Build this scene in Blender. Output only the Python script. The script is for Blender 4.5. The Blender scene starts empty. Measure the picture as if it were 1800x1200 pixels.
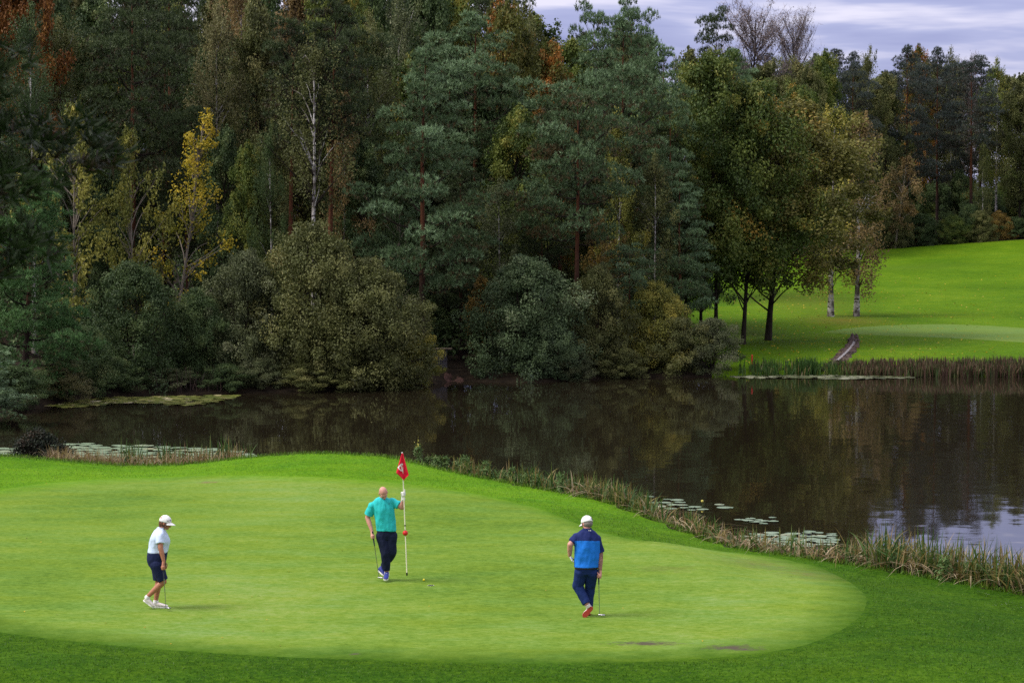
import bpy, math, random
import numpy as np
from mathutils import Vector, Matrix, noise as mnoise

random.seed(7); np.random.seed(7)
SC = bpy.context.scene
COL = SC.collection
RAD = math.radians

# ------------------------------------------------------------------ camera
F = 4250.0                                   # focal length in pixels of an 1800-wide frame (85 mm on full frame)
PITCH = math.atan(220.0 / F)
CAM_H = 8.0
cam_d = bpy.data.cameras.new('camera')
cam_d.lens = 85.0; cam_d.sensor_width = 36.0
cam_d.clip_start = 0.5; cam_d.clip_end = 6000
cam_d.dof.use_dof = True; cam_d.dof.focus_distance = 58.0; cam_d.dof.aperture_fstop = 6.3
cam = bpy.data.objects.new('camera', cam_d); COL.objects.link(cam)
cam.location = (0, 0, CAM_H); cam.rotation_euler = (math.pi/2 - PITCH, 0, 0)
SC.camera = cam

# ------------------------------------------------------------------ light
SUN_EL, SUN_AZ = RAD(50), RAD(258)           # azimuth clockwise from +Y: from the left, a little behind the camera
EXPOSURE = 1.4
w = bpy.data.worlds.new('World'); SC.world = w; w.use_nodes = True
nt = w.node_tree; nt.nodes.clear()
def wn(t, **k):
    n = nt.nodes.new(t)
    for a, b in k.items(): setattr(n, a, b)
    return n
out = wn('ShaderNodeOutputWorld'); bg = wn('ShaderNodeBackground'); bg.inputs['Strength'].default_value = 0.1
sky = wn('ShaderNodeTexSky', sky_type='NISHITA'); sky.sun_disc = False
sky.sun_elevation = SUN_EL; sky.sun_rotation = SUN_AZ
tc = wn('ShaderNodeTexCoord'); sep = wn('ShaderNodeSeparateXYZ'); nt.links.new(tc.outputs['Generated'], sep.inputs[0])
def wmath(op, a, b=None):
    n = wn('ShaderNodeMath', operation=op)
    for i, v in enumerate((a, b)):
        if v is None: continue
        if isinstance(v, (int, float)): n.inputs[i].default_value = v
        else: nt.links.new(v, n.inputs[i])
    return n.outputs[0]
zc = wmath('MAXIMUM', sep.outputs[2], 0.0)
den = wmath('ADD', zc, 0.11)
comb = wn('ShaderNodeCombineXYZ')
nt.links.new(wmath('DIVIDE', sep.outputs[0], den), comb.inputs[0]); nt.links.new(wmath('DIVIDE', sep.outputs[1], den), comb.inputs[1])
mp = wn('ShaderNodeMapping'); mp.inputs['Location'].default_value = (3.3, 1.1, 0); mp.inputs['Scale'].default_value = (0.75, 1.0, 1)
nt.links.new(comb.outputs[0], mp.inputs[0])
cn = wn('ShaderNodeTexNoise'); cn.inputs['Scale'].default_value = 1.25; cn.inputs['Detail'].default_value = 5; cn.inputs['Roughness'].default_value = 0.52
cn.inputs['Distortion'].default_value = 0.35
nt.links.new(mp.outputs[0], cn.inputs['Vector'])
cr = wn('ShaderNodeValToRGB'); e = cr.color_ramp.elements
K = 10.0 / (2 ** EXPOSURE)
e[0].position = 0.40; e[0].color = (0.235*K, 0.245*K, 0.52*K, 1)
e[1].position = 0.58; e[1].color = (0.72*K, 0.68*K, 0.86*K, 1)
m_ = e.new(0.50); m_.color = (0.36*K, 0.37*K, 0.64*K, 1)
nt.links.new(cn.outputs['Fac'], cr.inputs[0])
gain = wmath('ADD', wmath('MULTIPLY', zc, 2.15), 0.96)      # an overcast sky is about three times brighter overhead than at the horizon
vm = wn('ShaderNodeVectorMath', operation='SCALE'); nt.links.new(cr.outputs[0], vm.inputs[0]); nt.links.new(gain, vm.inputs['Scale'])
warm = wn('ShaderNodeMix', data_type='RGBA', blend_type='MULTIPLY'); warm.inputs[0].default_value = 1.0
wr = wn('ShaderNodeValToRGB'); wr.color_ramp.elements[0].position = 0.06; wr.color_ramp.elements[0].color = (1, 1, 1, 1)
wr.color_ramp.elements[1].position = 0.6; wr.color_ramp.elements[1].color = (1.18, 1.10, 0.80, 1)
nt.links.new(zc, wr.inputs[0]); nt.links.new(vm.outputs[0], warm.inputs[6]); nt.links.new(wr.outputs[0], warm.inputs[7])
mx = wn('ShaderNodeMix', data_type='RGBA'); mx.inputs[0].default_value = 0.10
nt.links.new(warm.outputs[2], mx.inputs[6]); nt.links.new(sky.outputs[0], mx.inputs[7])
nt.links.new(mx.outputs[2], bg.inputs['Color']); nt.links.new(bg.outputs[0], out.inputs[0])

sd = bpy.data.lights.new('sun', 'SUN'); sd.energy = 1.5; sd.angle = RAD(26); sd.color = (1.0, 0.95, 0.86)
so = bpy.data.objects.new('sun', sd); COL.objects.link(so); so.location = (0, 0, 60)
_sdir = Vector((math.sin(SUN_AZ)*math.cos(SUN_EL), math.cos(SUN_AZ)*math.cos(SUN_EL), math.sin(SUN_EL)))
so.rotation_euler = _sdir.to_track_quat('Z', 'Y').to_euler()
vs = SC.view_settings
vs.view_transform = 'Standard'; vs.look = 'None'; vs.exposure = EXPOSURE; vs.gamma = 1.0; vs.use_curve_mapping = False
cy = SC.cycles
cy.max_bounces = 7; cy.diffuse_bounces = 3; cy.glossy_bounces = 3; cy.transmission_bounces = 4; cy.transparent_max_bounces = 6
cy.sample_clamp_indirect = 6.0
cy.use_adaptive_sampling = False
cy.use_denoising = False

# ------------------------------------------------------------------ helpers
def tag(o, label=None, cat=None, group=None, kind=None):
    if label: o['label'] = label
    if cat: o['category'] = cat
    if group: o['group'] = group
    if kind: o['kind'] = kind
    return o
def empty(name, loc=(0, 0, 0), rz=0.0):
    o = bpy.data.objects.new(name, None); COL.objects.link(o); o.location = loc; o.rotation_euler = (0, 0, rz)
    o.empty_display_size = 0.2
    return o
def link(name, me, parent=None):
    o = bpy.data.objects.new(name, me); COL.objects.link(o)
    if parent: o.parent = parent
    return o
class Geo:
    """collects numpy verts and faces (3 or 4 sided) with a material index and a tint per face"""
    def __init__(s): s.v = []; s.f = []; s.n = 0
    def add(s, v, f, mi=0, tint=None):
        v = np.asarray(v, float).reshape(-1, 3); f = np.asarray(f, int)
        if tint is None: tint = np.full(len(f), .5)
        tint = np.broadcast_to(np.asarray(tint, float), (len(f),))
        s.v.append(v); s.f.append((f + s.n, mi, tint)); s.n += len(v)
    def mesh(s, name, mats, smooth=False):
        me = bpy.data.meshes.new(name)
        V = np.concatenate(s.v)
        me.vertices.add(len(V)); me.vertices.foreach_set('co', V.ravel())
        loops = np.concatenate([f.ravel() for f, _, _ in s.f])
        tot = np.concatenate([np.full(len(f), f.shape[1]) for f, _, _ in s.f])
        start = np.concatenate([[0], np.cumsum(tot)[:-1]])
        me.loops.add(len(loops)); me.loops.foreach_set('vertex_index', loops)
        me.polygons.add(len(tot)); me.polygons.foreach_set('loop_start', start); me.polygons.foreach_set('loop_total', tot)
        me.polygons.foreach_set('material_index', np.concatenate([np.full(len(f), m) for f, m, _ in s.f]))
        me.polygons.foreach_set('use_smooth', np.full(len(tot), smooth))
        a = me.attributes.new('tint', 'FLOAT', 'FACE'); a.data.foreach_set('value', np.concatenate([t for _, _, t in s.f]))
        for m in mats: me.materials.append(m)
        me.update(calc_edges=True); me.validate()
        return me
def unit(v):
    v = np.asarray(v, float); return v / np.maximum(np.linalg.norm(v, axis=-1, keepdims=True), 1e-9)
def tube(g, pts, rad, sides=6, mi=0, tint=.5, cap=True):
    pts = np.asarray(pts, float); n = len(pts); rad = np.broadcast_to(np.asarray(rad, float), (n,))
    t = unit(np.gradient(pts, axis=0)); ref = np.array([0, 0, 1.]) if abs(t[:, 2]).mean() < .8 else np.array([1., 0, 0])
    a = unit(np.cross(t, ref)); b = np.cross(t, a)
    th = np.arange(sides) * 2*np.pi/sides
    v = pts[:, None] + rad[:, None, None]*(np.cos(th)[None, :, None]*a[:, None] + np.sin(th)[None, :, None]*b[:, None])
    i = np.arange(n-1)[:, None]*sides; j = np.arange(sides)[None]; k = (j+1) % sides
    f = np.stack([i+j, i+k, i+sides+k, i+sides+j], -1).reshape(-1, 4)
    g.add(v.reshape(-1, 3), f, mi, tint)
    if cap:
        for e_, o_ in ((0, 1), (n-1, -1)):
            ring = v[e_]; c = ring.mean(0)
            g.add(np.vstack([ring, c]), np.stack([np.arange(sides), (np.arange(sides)+o_) % sides, np.full(sides, sides)], -1)[:, ::1], mi, tint)
def box(g, lo, hi, mi=0, tint=.5):
    lo = np.array(lo, float); hi = np.array(hi, float)
    c = np.array([[x, y, z] for x in (0, 1) for y in (0, 1) for z in (0, 1)])
    g.add(lo + c*(hi-lo), [[0, 1, 3, 2], [4, 6, 7, 5], [0, 4, 5, 1], [2, 3, 7, 6], [0, 2, 6, 4], [1, 5, 7, 3]], mi, tint)
def smooth(x): x = np.clip(x, 0, 1); return x*x*(3-2*x)

# ------------------------------------------------------------------ materials
class MT:
    def __init__(s, name):
        s.m = bpy.data.materials.new(name); s.m.use_nodes = True; s.t = s.m.node_tree; s.t.nodes.clear()
        s.o = s.n('ShaderNodeOutputMaterial')
    def n(s, t, **k):
        q = s.t.nodes.new(t)
        for a, b in k.items(): setattr(q, a, b)
        return q
    def l(s, a, b): s.t.links.new(a, b)
    def val(s, sock, v):
        if isinstance(v, (int, float, tuple)): sock.default_value = v
        else: s.l(v, sock)
    def math(s, op, a, b=None, c=None):
        q = s.n('ShaderNodeMath', operation=op)
        for i, v in enumerate((a, b, c)):
            if v is not None: s.val(q.inputs[i], v)
        return q.outputs[0]
    def pos(s, scale=(1, 1, 1), obj=False):
        mp = s.n('ShaderNodeMapping'); mp.inputs['Scale'].default_value = scale
        if obj: s.l(s.n('ShaderNodeTexCoord').outputs['Object'], mp.inputs[0])
        else: s.l(s.n('ShaderNodeNewGeometry').outputs['Position'], mp.inputs[0])
        return mp.outputs[0]
    def noise(s, scale, detail=3, rough=.55, vec=None, col=False, dist=0):
        q = s.n('ShaderNodeTexNoise'); q.inputs['Scale'].default_value = scale; q.inputs['Detail'].default_value = detail
        q.inputs['Roughness'].default_value = rough; q.inputs['Distortion'].default_value = dist
        if vec is not None: s.l(vec, q.inputs['Vector'])
        return q.outputs['Color' if col else 'Fac']
    def ramp(s, fac, stops, interp='LINEAR'):
        q = s.n('ShaderNodeValToRGB'); q.color_ramp.interpolation = interp; e = q.color_ramp.elements
        while len(e) < len(stops): e.new(.5)
        for el, (p, c) in zip(e, stops): el.position = p; el.color = (*c, 1) if len(c) == 3 else c
        s.l(fac, q.inputs[0]); return q.outputs[0]
    def mix(s, f, a, b, mode='MIX'):
        q = s.n('ShaderNodeMix', data_type='RGBA', blend_type=mode)
        s.val(q.inputs[0], f); s.val(q.inputs[6], a if not isinstance(a, tuple) or len(a) == 4 else (*a, 1)); s.val(q.inputs[7], b if not isinstance(b, tuple) or len(b) == 4 else (*b, 1))
        return q.outputs[2]
    def bump(s, h, strength=.3, dist=.02):
        q = s.n('ShaderNodeBump'); q.inputs['Strength'].default_value = strength; q.inputs['Distance'].default_value = dist
        s.l(h, q.inputs['Height']); return q.outputs[0]
    def principled(s, col, rough=.7, spec=.3, normal=None, metal=0., **k):
        q = s.n('ShaderNodeBsdfPrincipled')
        s.val(q.inputs['Base Color'], col if not isinstance(col, tuple) or len(col) == 4 else (*col, 1)); s.val(q.inputs['Roughness'], rough)
        q.inputs['Specular IOR Level'].default_value = spec; q.inputs['Metallic'].default_value = metal
        if normal is not None: s.l(normal, q.inputs['Normal'])
        for a, b in k.items(): s.val(q.inputs[a], b)
        s.l(q.outputs[0], s.o.inputs[0]); s.p = q; return s.m
def plain(name, col, rough=.6, spec=.3, metal=0., var=.12, scale=25):
    m = MT(name); n = m.noise(scale, 3, .6, m.pos(obj=True))
    c = m.ramp(n, [(.3, tuple(x*(1-var) for x in col)), (.7, tuple(min(1, x*(1+var)) for x in col))])
    return m.principled(c, rough, spec, metal=metal)
def leaf_mat(name, stops, transl=.28, rough=.55, gain=1.0):
    """leaf colour by the leaf's own random tint, shifted a little from plant to plant"""
    m = MT(name); a = m.n('ShaderNodeAttribute', attribute_name='tint')
    r = m.n('ShaderNodeObjectInfo').outputs['Random']
    f = m.math('ADD', a.outputs['Fac'], m.math('MULTIPLY', m.math('SUBTRACT', r, .5), .22))
    c = m.ramp(f, [(p_, tuple(min(.6, x*gain) for x in c_)) for p_, c_ in stops])
    p = m.n('ShaderNodeBsdfPrincipled'); m.l(c, p.inputs['Base Color']); p.inputs['Roughness'].default_value = rough; p.inputs['Specular IOR Level'].default_value = .25
    t = m.n('ShaderNodeBsdfTranslucent'); m.l(c, t.inputs[0])
    q = m.n('ShaderNodeMixShader'); q.inputs[0].default_value = transl; m.l(p.outputs[0], q.inputs[1]); m.l(t.outputs[0], q.inputs[2])
    m.l(q.outputs[0], m.o.inputs[0]); return m.m

def turf(name, stops, far_stops=None, edge=None, fine=38, streak=(1, 1, 1), bump=.5, spots=None, stripes=None, rough_bump=.02, tuft=0.0):
    m = MT(name); P = m.pos(); Ps = m.pos(streak)
    big = m.noise(.16, 3, .5, P); mid = m.noise(1.1, 4, .6, Ps); fin = m.noise(fine, 3, .7, Ps); fin2 = m.noise(9, 3, .6, Ps)
    f = m.math('ADD', m.math('MULTIPLY', big, .42), m.math('ADD', m.math('MULTIPLY', mid, .34), m.math('MULTIPLY', fin2, .66)))
    f = m.math('ADD', m.math('MULTIPLY', f, 1.0), m.math('MULTIPLY', fin, .50))       # mean about .96
    f = m.math('ADD', m.math('MULTIPLY', m.math('SUBTRACT', f, .96), 1.75), .5)
    if stripes:
        wv = m.n('ShaderNodeTexWave'); wv.inputs['Scale'].default_value = stripes; wv.inputs['Distortion'].default_value = 3.0; wv.inputs['Detail'].default_value = 1; wv.inputs['Detail Scale'].default_value = .25
        mpv = m.pos((.35, 1, 1)); m.l(mpv, wv.inputs['Vector']); f = m.math('ADD', f, m.math('MULTIPLY', m.math('SUBTRACT', wv.outputs['Fac'], .5), .17))
    c = m.ramp(f, stops)
    hue = m.ramp(m.noise(.8, 4, .65, m.pos((.6, 1.5, 1))), [(.34, (1.07, 1.0, .80)), (.5, (1, 1, 1)), (.66, (.90, .98, 1.2))])   # sward of several grasses: yellower and bluer patches
    if far_stops:                                            # vignette shade painted into the colour: lawn dark in front, brighter beyond the green
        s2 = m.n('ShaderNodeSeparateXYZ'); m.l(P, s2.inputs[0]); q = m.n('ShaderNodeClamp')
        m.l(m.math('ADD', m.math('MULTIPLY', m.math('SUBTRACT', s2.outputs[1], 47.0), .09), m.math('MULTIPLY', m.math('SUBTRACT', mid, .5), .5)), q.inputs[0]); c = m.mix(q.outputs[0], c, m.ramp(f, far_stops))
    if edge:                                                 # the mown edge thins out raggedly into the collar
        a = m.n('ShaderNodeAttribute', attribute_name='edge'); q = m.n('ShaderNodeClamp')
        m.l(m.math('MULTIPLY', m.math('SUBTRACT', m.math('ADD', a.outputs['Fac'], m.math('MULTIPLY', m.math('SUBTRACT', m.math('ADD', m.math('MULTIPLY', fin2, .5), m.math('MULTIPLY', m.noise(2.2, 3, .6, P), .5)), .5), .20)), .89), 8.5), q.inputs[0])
        s3 = m.n('ShaderNodeSeparateXYZ'); m.l(P, s3.inputs[0]); q3 = m.n('ShaderNodeClamp'); m.l(m.math('MULTIPLY', m.math('SUBTRACT', s3.outputs[1], 47.0), .09), q3.inputs[0])  # collar follows the lawn's painted dark front and bright back
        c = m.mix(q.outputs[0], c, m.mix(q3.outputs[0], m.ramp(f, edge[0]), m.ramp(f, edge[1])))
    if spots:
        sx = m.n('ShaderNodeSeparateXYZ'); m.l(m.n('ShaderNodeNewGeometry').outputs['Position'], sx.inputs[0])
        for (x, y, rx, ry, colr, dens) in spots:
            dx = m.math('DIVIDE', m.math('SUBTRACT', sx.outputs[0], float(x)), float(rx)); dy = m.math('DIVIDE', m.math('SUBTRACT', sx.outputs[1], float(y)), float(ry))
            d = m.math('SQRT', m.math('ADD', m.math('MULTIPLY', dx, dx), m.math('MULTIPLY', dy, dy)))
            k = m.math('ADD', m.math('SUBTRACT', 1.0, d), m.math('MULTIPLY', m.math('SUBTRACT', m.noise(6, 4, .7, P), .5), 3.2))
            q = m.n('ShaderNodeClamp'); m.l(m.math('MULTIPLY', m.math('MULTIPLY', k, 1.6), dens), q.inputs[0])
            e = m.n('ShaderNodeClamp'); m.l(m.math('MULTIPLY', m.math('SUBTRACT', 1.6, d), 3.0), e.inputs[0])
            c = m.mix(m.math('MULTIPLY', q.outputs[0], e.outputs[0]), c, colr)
    c = m.mix(1.0, c, hue, 'MULTIPLY')
    h = m.math('ADD', m.math('MULTIPLY', fin, .6), m.math('MULTIPLY', fin2, .6))
    return m.principled(c, .9, .03, m.bump(h, bump, rough_bump))
# ------------------------------------------------------------------ terrain (metres; camera above the origin looking along +Y, water at z = 0)
def ray(px, py):
    """direction of the photograph's pixel (1800 x 1200) per metre of +Y"""
    u = (np.asarray(px, float)-900)/F; v = -(np.asarray(py, float)-600)/F
    c, s = math.cos(PITCH), math.sin(PITCH)
    dy = c + v*s; dz = -s + v*c
    return u/dy, dz/dy
def edge_tab():
    px = np.array([-900, -300, 0, 130, 230, 330, 400, 480, 570, 690, 760, 870, 965, 1070, 1170, 1280, 1425, 1525, 1650, 1800, 2100, 2500])
    py = np.array([780, 795, 801, 812, 820, 817, 808, 800, 796, 803, 822, 845, 862, 882, 920, 962, 982, 997, 1017, 1045, 1110, 1200])
    z = np.array([1.6, 1.5, 1.5, 1.35, 1.2, 1.2, 1.35, 1.5, 1.6, 1.5, 1.3, 1.15, 1.1, 1.05, 1.0, 1.0, .9, .9, .9, .85, .8, .8])
    kx, kz = ray(px, py); d = (z-CAM_H)/kz
    return kx*d, d, z
EX, EY, EZ = edge_tab()
_xs = np.linspace(-40, 40, 1601)
def _sm(v, n=31):
    k = np.hanning(n); k /= k.sum(); return np.convolve(np.pad(v, n//2, mode='edge'), k, mode='valid')
_E = _sm(np.interp(_xs, EX, EY)); _EZ = _sm(np.interp(_xs, EX, EZ)); _SO = np.interp(_xs, [-20, -12, -6, 3, 6, 10, 16], [8.5, 8.5, 7.5, 6.0, 5.2, 4.6, 4.6])
def lawn_edge(x): return np.interp(x, _xs, _E)
def lawn_edge_z(x): return np.interp(x, _xs, _EZ)
def near_shore(x): return lawn_edge(x) + np.interp(x, _xs, _SO)
FX = np.array([-60, -40, -26, -23, -21.5, -20.3, -18.5, -16.5, -14, -11, -8, -5, -3.6, -2.9, -1.4, 1.3, 2.8, 5.6, 11, 14, 17, 20, 25, 40, 60, 100, 300])
FY = np.array([46, 52, 66, 80, 90, 99.5, 105.8, 108.2, 109.2, 109.8, 110.6, 112.6, 115.0, 118.0, 116.8, 116.4, 118, 119.7, 120.8, 121.6, 121.5, 120.6, 120.2, 123, 128, 132, 150])
def far_shore(x): return np.interp(x, FX, FY)
def bumps(x, y, s, seed=0):
    """cheap smooth undulation, about -1..1"""
    return (np.sin(x*s*1.0+y*s*.37+seed) + np.sin(x*s*-.53+y*s*.91+seed*2.1+1.3) + np.sin(x*s*.71-y*s*.66+seed*.7+4))/3
def Z(x, y):
    x = np.asarray(x, float); y = np.asarray(y, float)
    E = lawn_edge(x); S = near_shore(x); zE = lawn_edge_z(x)
    base = 1.3 + .05*bumps(x, y, .22, 1) + .012*bumps(x, y, .9, 2) + 5.4*np.clip((29-y)/29, 0, 1.6)**1.3
    base = base - .55*smooth((36.3 + .045*np.maximum(x-1, 0)**2*0 - y)/5.0)*smooth((y-20)/9) - .5*smooth((x-6.4)/5)*smooth((50-y)/8)
    w_ = smooth((y-(E-8.5))/8.5)
    zn = base*(1-w_) + zE*w_
    t = (y-E)/np.maximum(S-E, .5)
    zb = zE*(1-smooth(t*.98)**.8) + .03*bumps(x, y, 2.3, 3)*np.clip(t, 0, 1)
    zn = np.where(y > E, zb, zn)
    zn = np.where(y > S, np.maximum(-(y-S)*.16, -1.2), zn)
    tf = y - far_shore(x)
    g = np.interp(tf, [0, 20, 42, 75, 109, 140, 250, 1000, 3000], [0, .45, .85, 2.4, 4.3, 5.4, 8.0, 14, 30])
    zf = .35*(1-np.exp(-np.maximum(tf, 0)/.9)) + g + .05*bumps(x, y, .35, 5)*np.clip(tf/8, 0, 1) + .07*np.clip(x-34, 0, 60)*smooth((tf-50)/60)
    zf = np.where(tf < 0, np.maximum(tf*.16, -1.2), zf)
    return np.maximum(zn, zf)
def hit(px, py, lift=0.0):
    """where the sight line through a pixel of the photograph meets the ground"""
    kx, kz = ray(px, py); kx = np.atleast_1d(kx); kz = np.atleast_1d(kz)
    ys = np.concatenate([np.arange(30, 130, .25), np.arange(130, 400, 1.)])
    zz = CAM_H + kz[:, None]*ys; below = zz <= np.maximum(Z(kx[:, None]*ys, np.broadcast_to(ys, zz.shape)), 0) + lift
    i = np.argmax(below, 1); hi = ys[i]; lo = ys[np.maximum(i-1, 0)]
    for _ in range(25):
        m = (lo+hi)/2; b = CAM_H + kz*m <= np.maximum(Z(kx*m, m), 0) + lift
        hi = np.where(b, m, hi); lo = np.where(b, lo, m)
    x, y = kx*hi, hi
    return x, y, np.maximum(Z(x, y), 0)

# ---- ground materials
M_GREEN_STOPS = [(.05, (0.063, 0.122, 0.0112)), (.34, (0.097, 0.174, 0.0184)), (.52, (0.121, 0.204, 0.0248)), (.70, (0.145, 0.228, 0.0360)), (.95, (0.185, 0.255, 0.0600))]
def spot(px, py, wpx, hpx, col, dens=1.):
    x, y, z = hit(px, py); x1, _, _ = hit(px+wpx/2, py); _, y1, _ = hit(px, py-hpx/2)
    return (x[0], y[0], abs(x1[0]-x[0]), abs(y1[0]-y[0]), col, dens)
DIRT = (.080, .068, .042)
SPOTS = [spot(1135, 1131, 135, 9, DIRT, .75), spot(1290, 1139, 110, 11, DIRT, .75), spot(622, 1150, 26, 5, DIRT, .6), spot(365, 848, 36, 4, (.16, .13, .06), .7),
         spot(1330, 992, 150, 26, (.11, .12, .035), .35), spot(1420, 1010, 130, 24, (.11, .12, .035), .35), spot(1180, 1000, 150, 14, (.10, .12, .03), .3)]
LAWN_NEAR = [(.10, (0.014, 0.048, 0.0017)), (.40, (0.026, 0.072, 0.0028)), (.60, (0.040, 0.097, 0.0039)), (.90, (0.063, 0.134, 0.0078))]  # dark rough grass, with vignette shade also put into its colour
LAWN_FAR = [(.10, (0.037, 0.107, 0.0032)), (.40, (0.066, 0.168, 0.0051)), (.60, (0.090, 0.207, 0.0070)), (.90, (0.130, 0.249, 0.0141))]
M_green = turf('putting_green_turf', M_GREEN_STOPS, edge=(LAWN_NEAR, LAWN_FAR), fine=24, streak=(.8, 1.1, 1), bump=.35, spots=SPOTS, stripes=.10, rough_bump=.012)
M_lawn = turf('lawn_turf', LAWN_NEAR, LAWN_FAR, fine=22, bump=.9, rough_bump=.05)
M_fair = turf('fairway_turf', [(.05, (0.035, 0.083, 0.0026)), (.42, (0.060, 0.130, 0.0035)), (.62, (0.078, 0.152, 0.0044)), (.95, (0.121, 0.190, 0.0096))], fine=9, bump=.6, rough_bump=.05, stripes=.07, spots=[spot(1483, 563, 190, 26, (.115, .105, .018), .55), spot(1320, 585, 150, 60, (.050, .075, .010), .45), spot(1420, 530, 260, 50, (.085, .11, .012), .4), spot(1600, 470, 330, 18, (.06, .115, .008), .4)])  # spots paint tree shade into the turf, mixed with brown leaf litter
M_fgreen = turf('far_green_turf', [(.10, (0.085, 0.148, 0.0222)), (.5, (0.107, 0.178, 0.0333)), (.9, (0.133, 0.196, 0.0481))], fine=12, bump=.2, rough_bump=.01)
def earth(name, stops, sc=2.2):
    m = MT(name); P = m.pos(); n = m.noise(sc, 6, .65, P)
    return m.principled(m.ramp(n, stops), .95, .1, m.bump(m.noise(7, 5, .7, P), .8, .1))
M_floor = earth('forest_floor_litter', [(.3, (.008, .006, .004)), (.5, (.018, .013, .008)), (.65, (.028, .019, .011)), (.8, (.020, .030, .009))])
M_bank = earth('bank_earth', [(.3, (.014, .013, .007)), (.5, (.030, .028, .012)), (.7, (.034, .055, .012))])

# ---- one ground grid, split into its kinds of ground
def axis(parts): return np.unique(np.round(np.concatenate([np.arange(a, b, s) for a, b, s in parts]), 4))
GX = axis([(-2600, -300, 460), (-300, -60, 40), (-60, -26, 2), (-26, 26, .5), (26, 70, 1), (70, 130, 5), (130, 400, 45), (400, 3001, 520)])
GY = axis([(-300, 0, 60), (0, 30, 2), (30, 83, .5), (83, 108, 1), (108, 124, .5), (124, 160, 1), (160, 260, 2), (260, 420, 16), (420, 4000, 430)])
XX, YY = np.meshgrid(GX, GY)
ZZ = Z(XX, YY)
nx, ny = len(GX), len(GY)
ii = (np.arange(ny-1)[:, None]*nx + np.arange(nx-1)[None]).ravel()
quads = np.stack([ii, ii+1, ii+nx+1, ii+nx], -1)
V = np.stack([XX.ravel(), YY.ravel(), ZZ.ravel()], -1)
C = V[quads].mean(1)
near = C[:, 1] < (near_shore(C[:, 0]) + far_shore(C[:, 0]))/2
near &= C[:, 0] > -60
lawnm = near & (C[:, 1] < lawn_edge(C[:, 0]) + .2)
bankm = near & ~lawnm
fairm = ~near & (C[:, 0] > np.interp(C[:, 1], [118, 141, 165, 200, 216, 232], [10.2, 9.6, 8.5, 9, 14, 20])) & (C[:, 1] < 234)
floorm = ~near & ~fairm
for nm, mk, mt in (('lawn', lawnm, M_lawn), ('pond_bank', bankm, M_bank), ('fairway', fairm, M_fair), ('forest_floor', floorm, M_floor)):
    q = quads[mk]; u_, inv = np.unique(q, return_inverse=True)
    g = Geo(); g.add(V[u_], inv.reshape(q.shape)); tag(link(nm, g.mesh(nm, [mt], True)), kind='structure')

# ---- greens: sheets laid a few mm above the ground
def sheet(name, ring, mat_, lift, rings=60, nang=360):
    x, y = ring; c = np.array([x.mean(), y.mean()])
    n = len(x); s = np.linspace(0, n, nang, endpoint=False)
    px_ = np.interp(s, np.arange(n+1), np.append(x, x[0])); py_ = np.interp(s, np.arange(n+1), np.append(y, y[0]))
    k = np.hanning(11); k /= k.sum()
    px_ = np.convolve(np.concatenate([px_[-5:], px_, px_[:5]]), k, 'valid'); py_ = np.convolve(np.concatenate([py_[-5:], py_, py_[:5]]), k, 'valid')
    r = np.linspace(.01, 1, rings)[:, None]
    X = c[0] + r*(px_-c[0]); Y = c[1] + r*(py_-c[1]); L = lift*np.ones_like(X); L[-1] = -.02
    v = np.stack([X, Y, Z(X, Y)+L], -1).reshape(-1, 3)
    i = (np.arange(rings-1)[:, None]*nang); j = np.arange(nang)[None]; k2 = (j+1) % nang
    g = Geo(); g.add(v, np.stack([i+j, i+nang+j, i+nang+k2, i+k2], -1).reshape(-1, 4)); g.add(v[:nang], [list(range(nang))])
    me = g.mesh(name, [mat_], True); at_ = me.attributes.new('edge', 'FLOAT', 'POINT'); at_.data.foreach_set('value', np.concatenate([np.repeat(r[:, 0], nang), r[0, 0]*np.ones(nang)]))
    tag(link(name, me), kind='structure'); return px_, py_
gp = np.array([(-170, 898), (-80, 872), (0, 858), (70, 848), (200, 839), (330, 835), (450, 834.5), (560, 837), (660, 843), (740, 852), (830, 865), (900, 880), (950, 892), (995, 910), (1050, 932), (1110, 947), (1180, 959), (1250, 966), (1350, 976),
               (1450, 995), (1500, 1020), (1535, 1050), (1530, 1080), (1490, 1110), (1425, 1137), (1335, 1152), (1200, 1163), (1050, 1167), (900, 1168), (700, 1164), (500, 1157), (300, 1145), (150, 1132), (0, 1115), (-110, 1092), (-190, 1060)], float)
hx, hy, _ = hit(gp[:, 0], gp[:, 1])
hx = np.concatenate([hx, [-12.6, -13.9, -14.4]]); hy = np.concatenate([hy, [44.5, 48.5, 52.0]])
GREEN_RING = sheet('putting_green', (hx, hy), M_green, .010)
fp = np.array([(1440, 584), (1480, 578), (1540, 573.5), (1600, 571), (1660, 570), (1740, 573), (1830, 579), (1900, 587), (1930, 596), (1880, 604), (1800, 602), (1720, 597), (1620, 592), (1500, 588)], float)
hx, hy, _ = hit(fp[:, 0], fp[:, 1])
sheet('far_putting_green', (hx, hy), M_fgreen, .05, 24, 160)
def in_green(x, y):
    from_x, from_y = GREEN_RING; r = np.zeros(np.shape(x), bool); j = len(from_x)-1
    for i in range(0, len(from_x)):
        c = ((from_y[i] > y) != (from_y[j] > y)) & (x < (from_x[j]-from_x[i])*(y-from_y[i])/((from_y[j]-from_y[i]) or 1e-9)+from_x[i]); r ^= c; j = i
    return r

# ---- pond
m = MT('pond_water'); P = m.pos()
sx = m.n('ShaderNodeSeparateXYZ'); m.l(m.n('ShaderNodeNewGeometry').outputs['Position'], sx.inputs[0])
def nvec(scale, det, sc3):
    q = m.n('ShaderNodeVectorMath', operation='SUBTRACT'); m.l(m.noise(scale, det, .5, m.pos(sc3), col=True), q.inputs[0]); q.inputs[1].default_value = (.5, .5, .5); return q.outputs[0]
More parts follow.
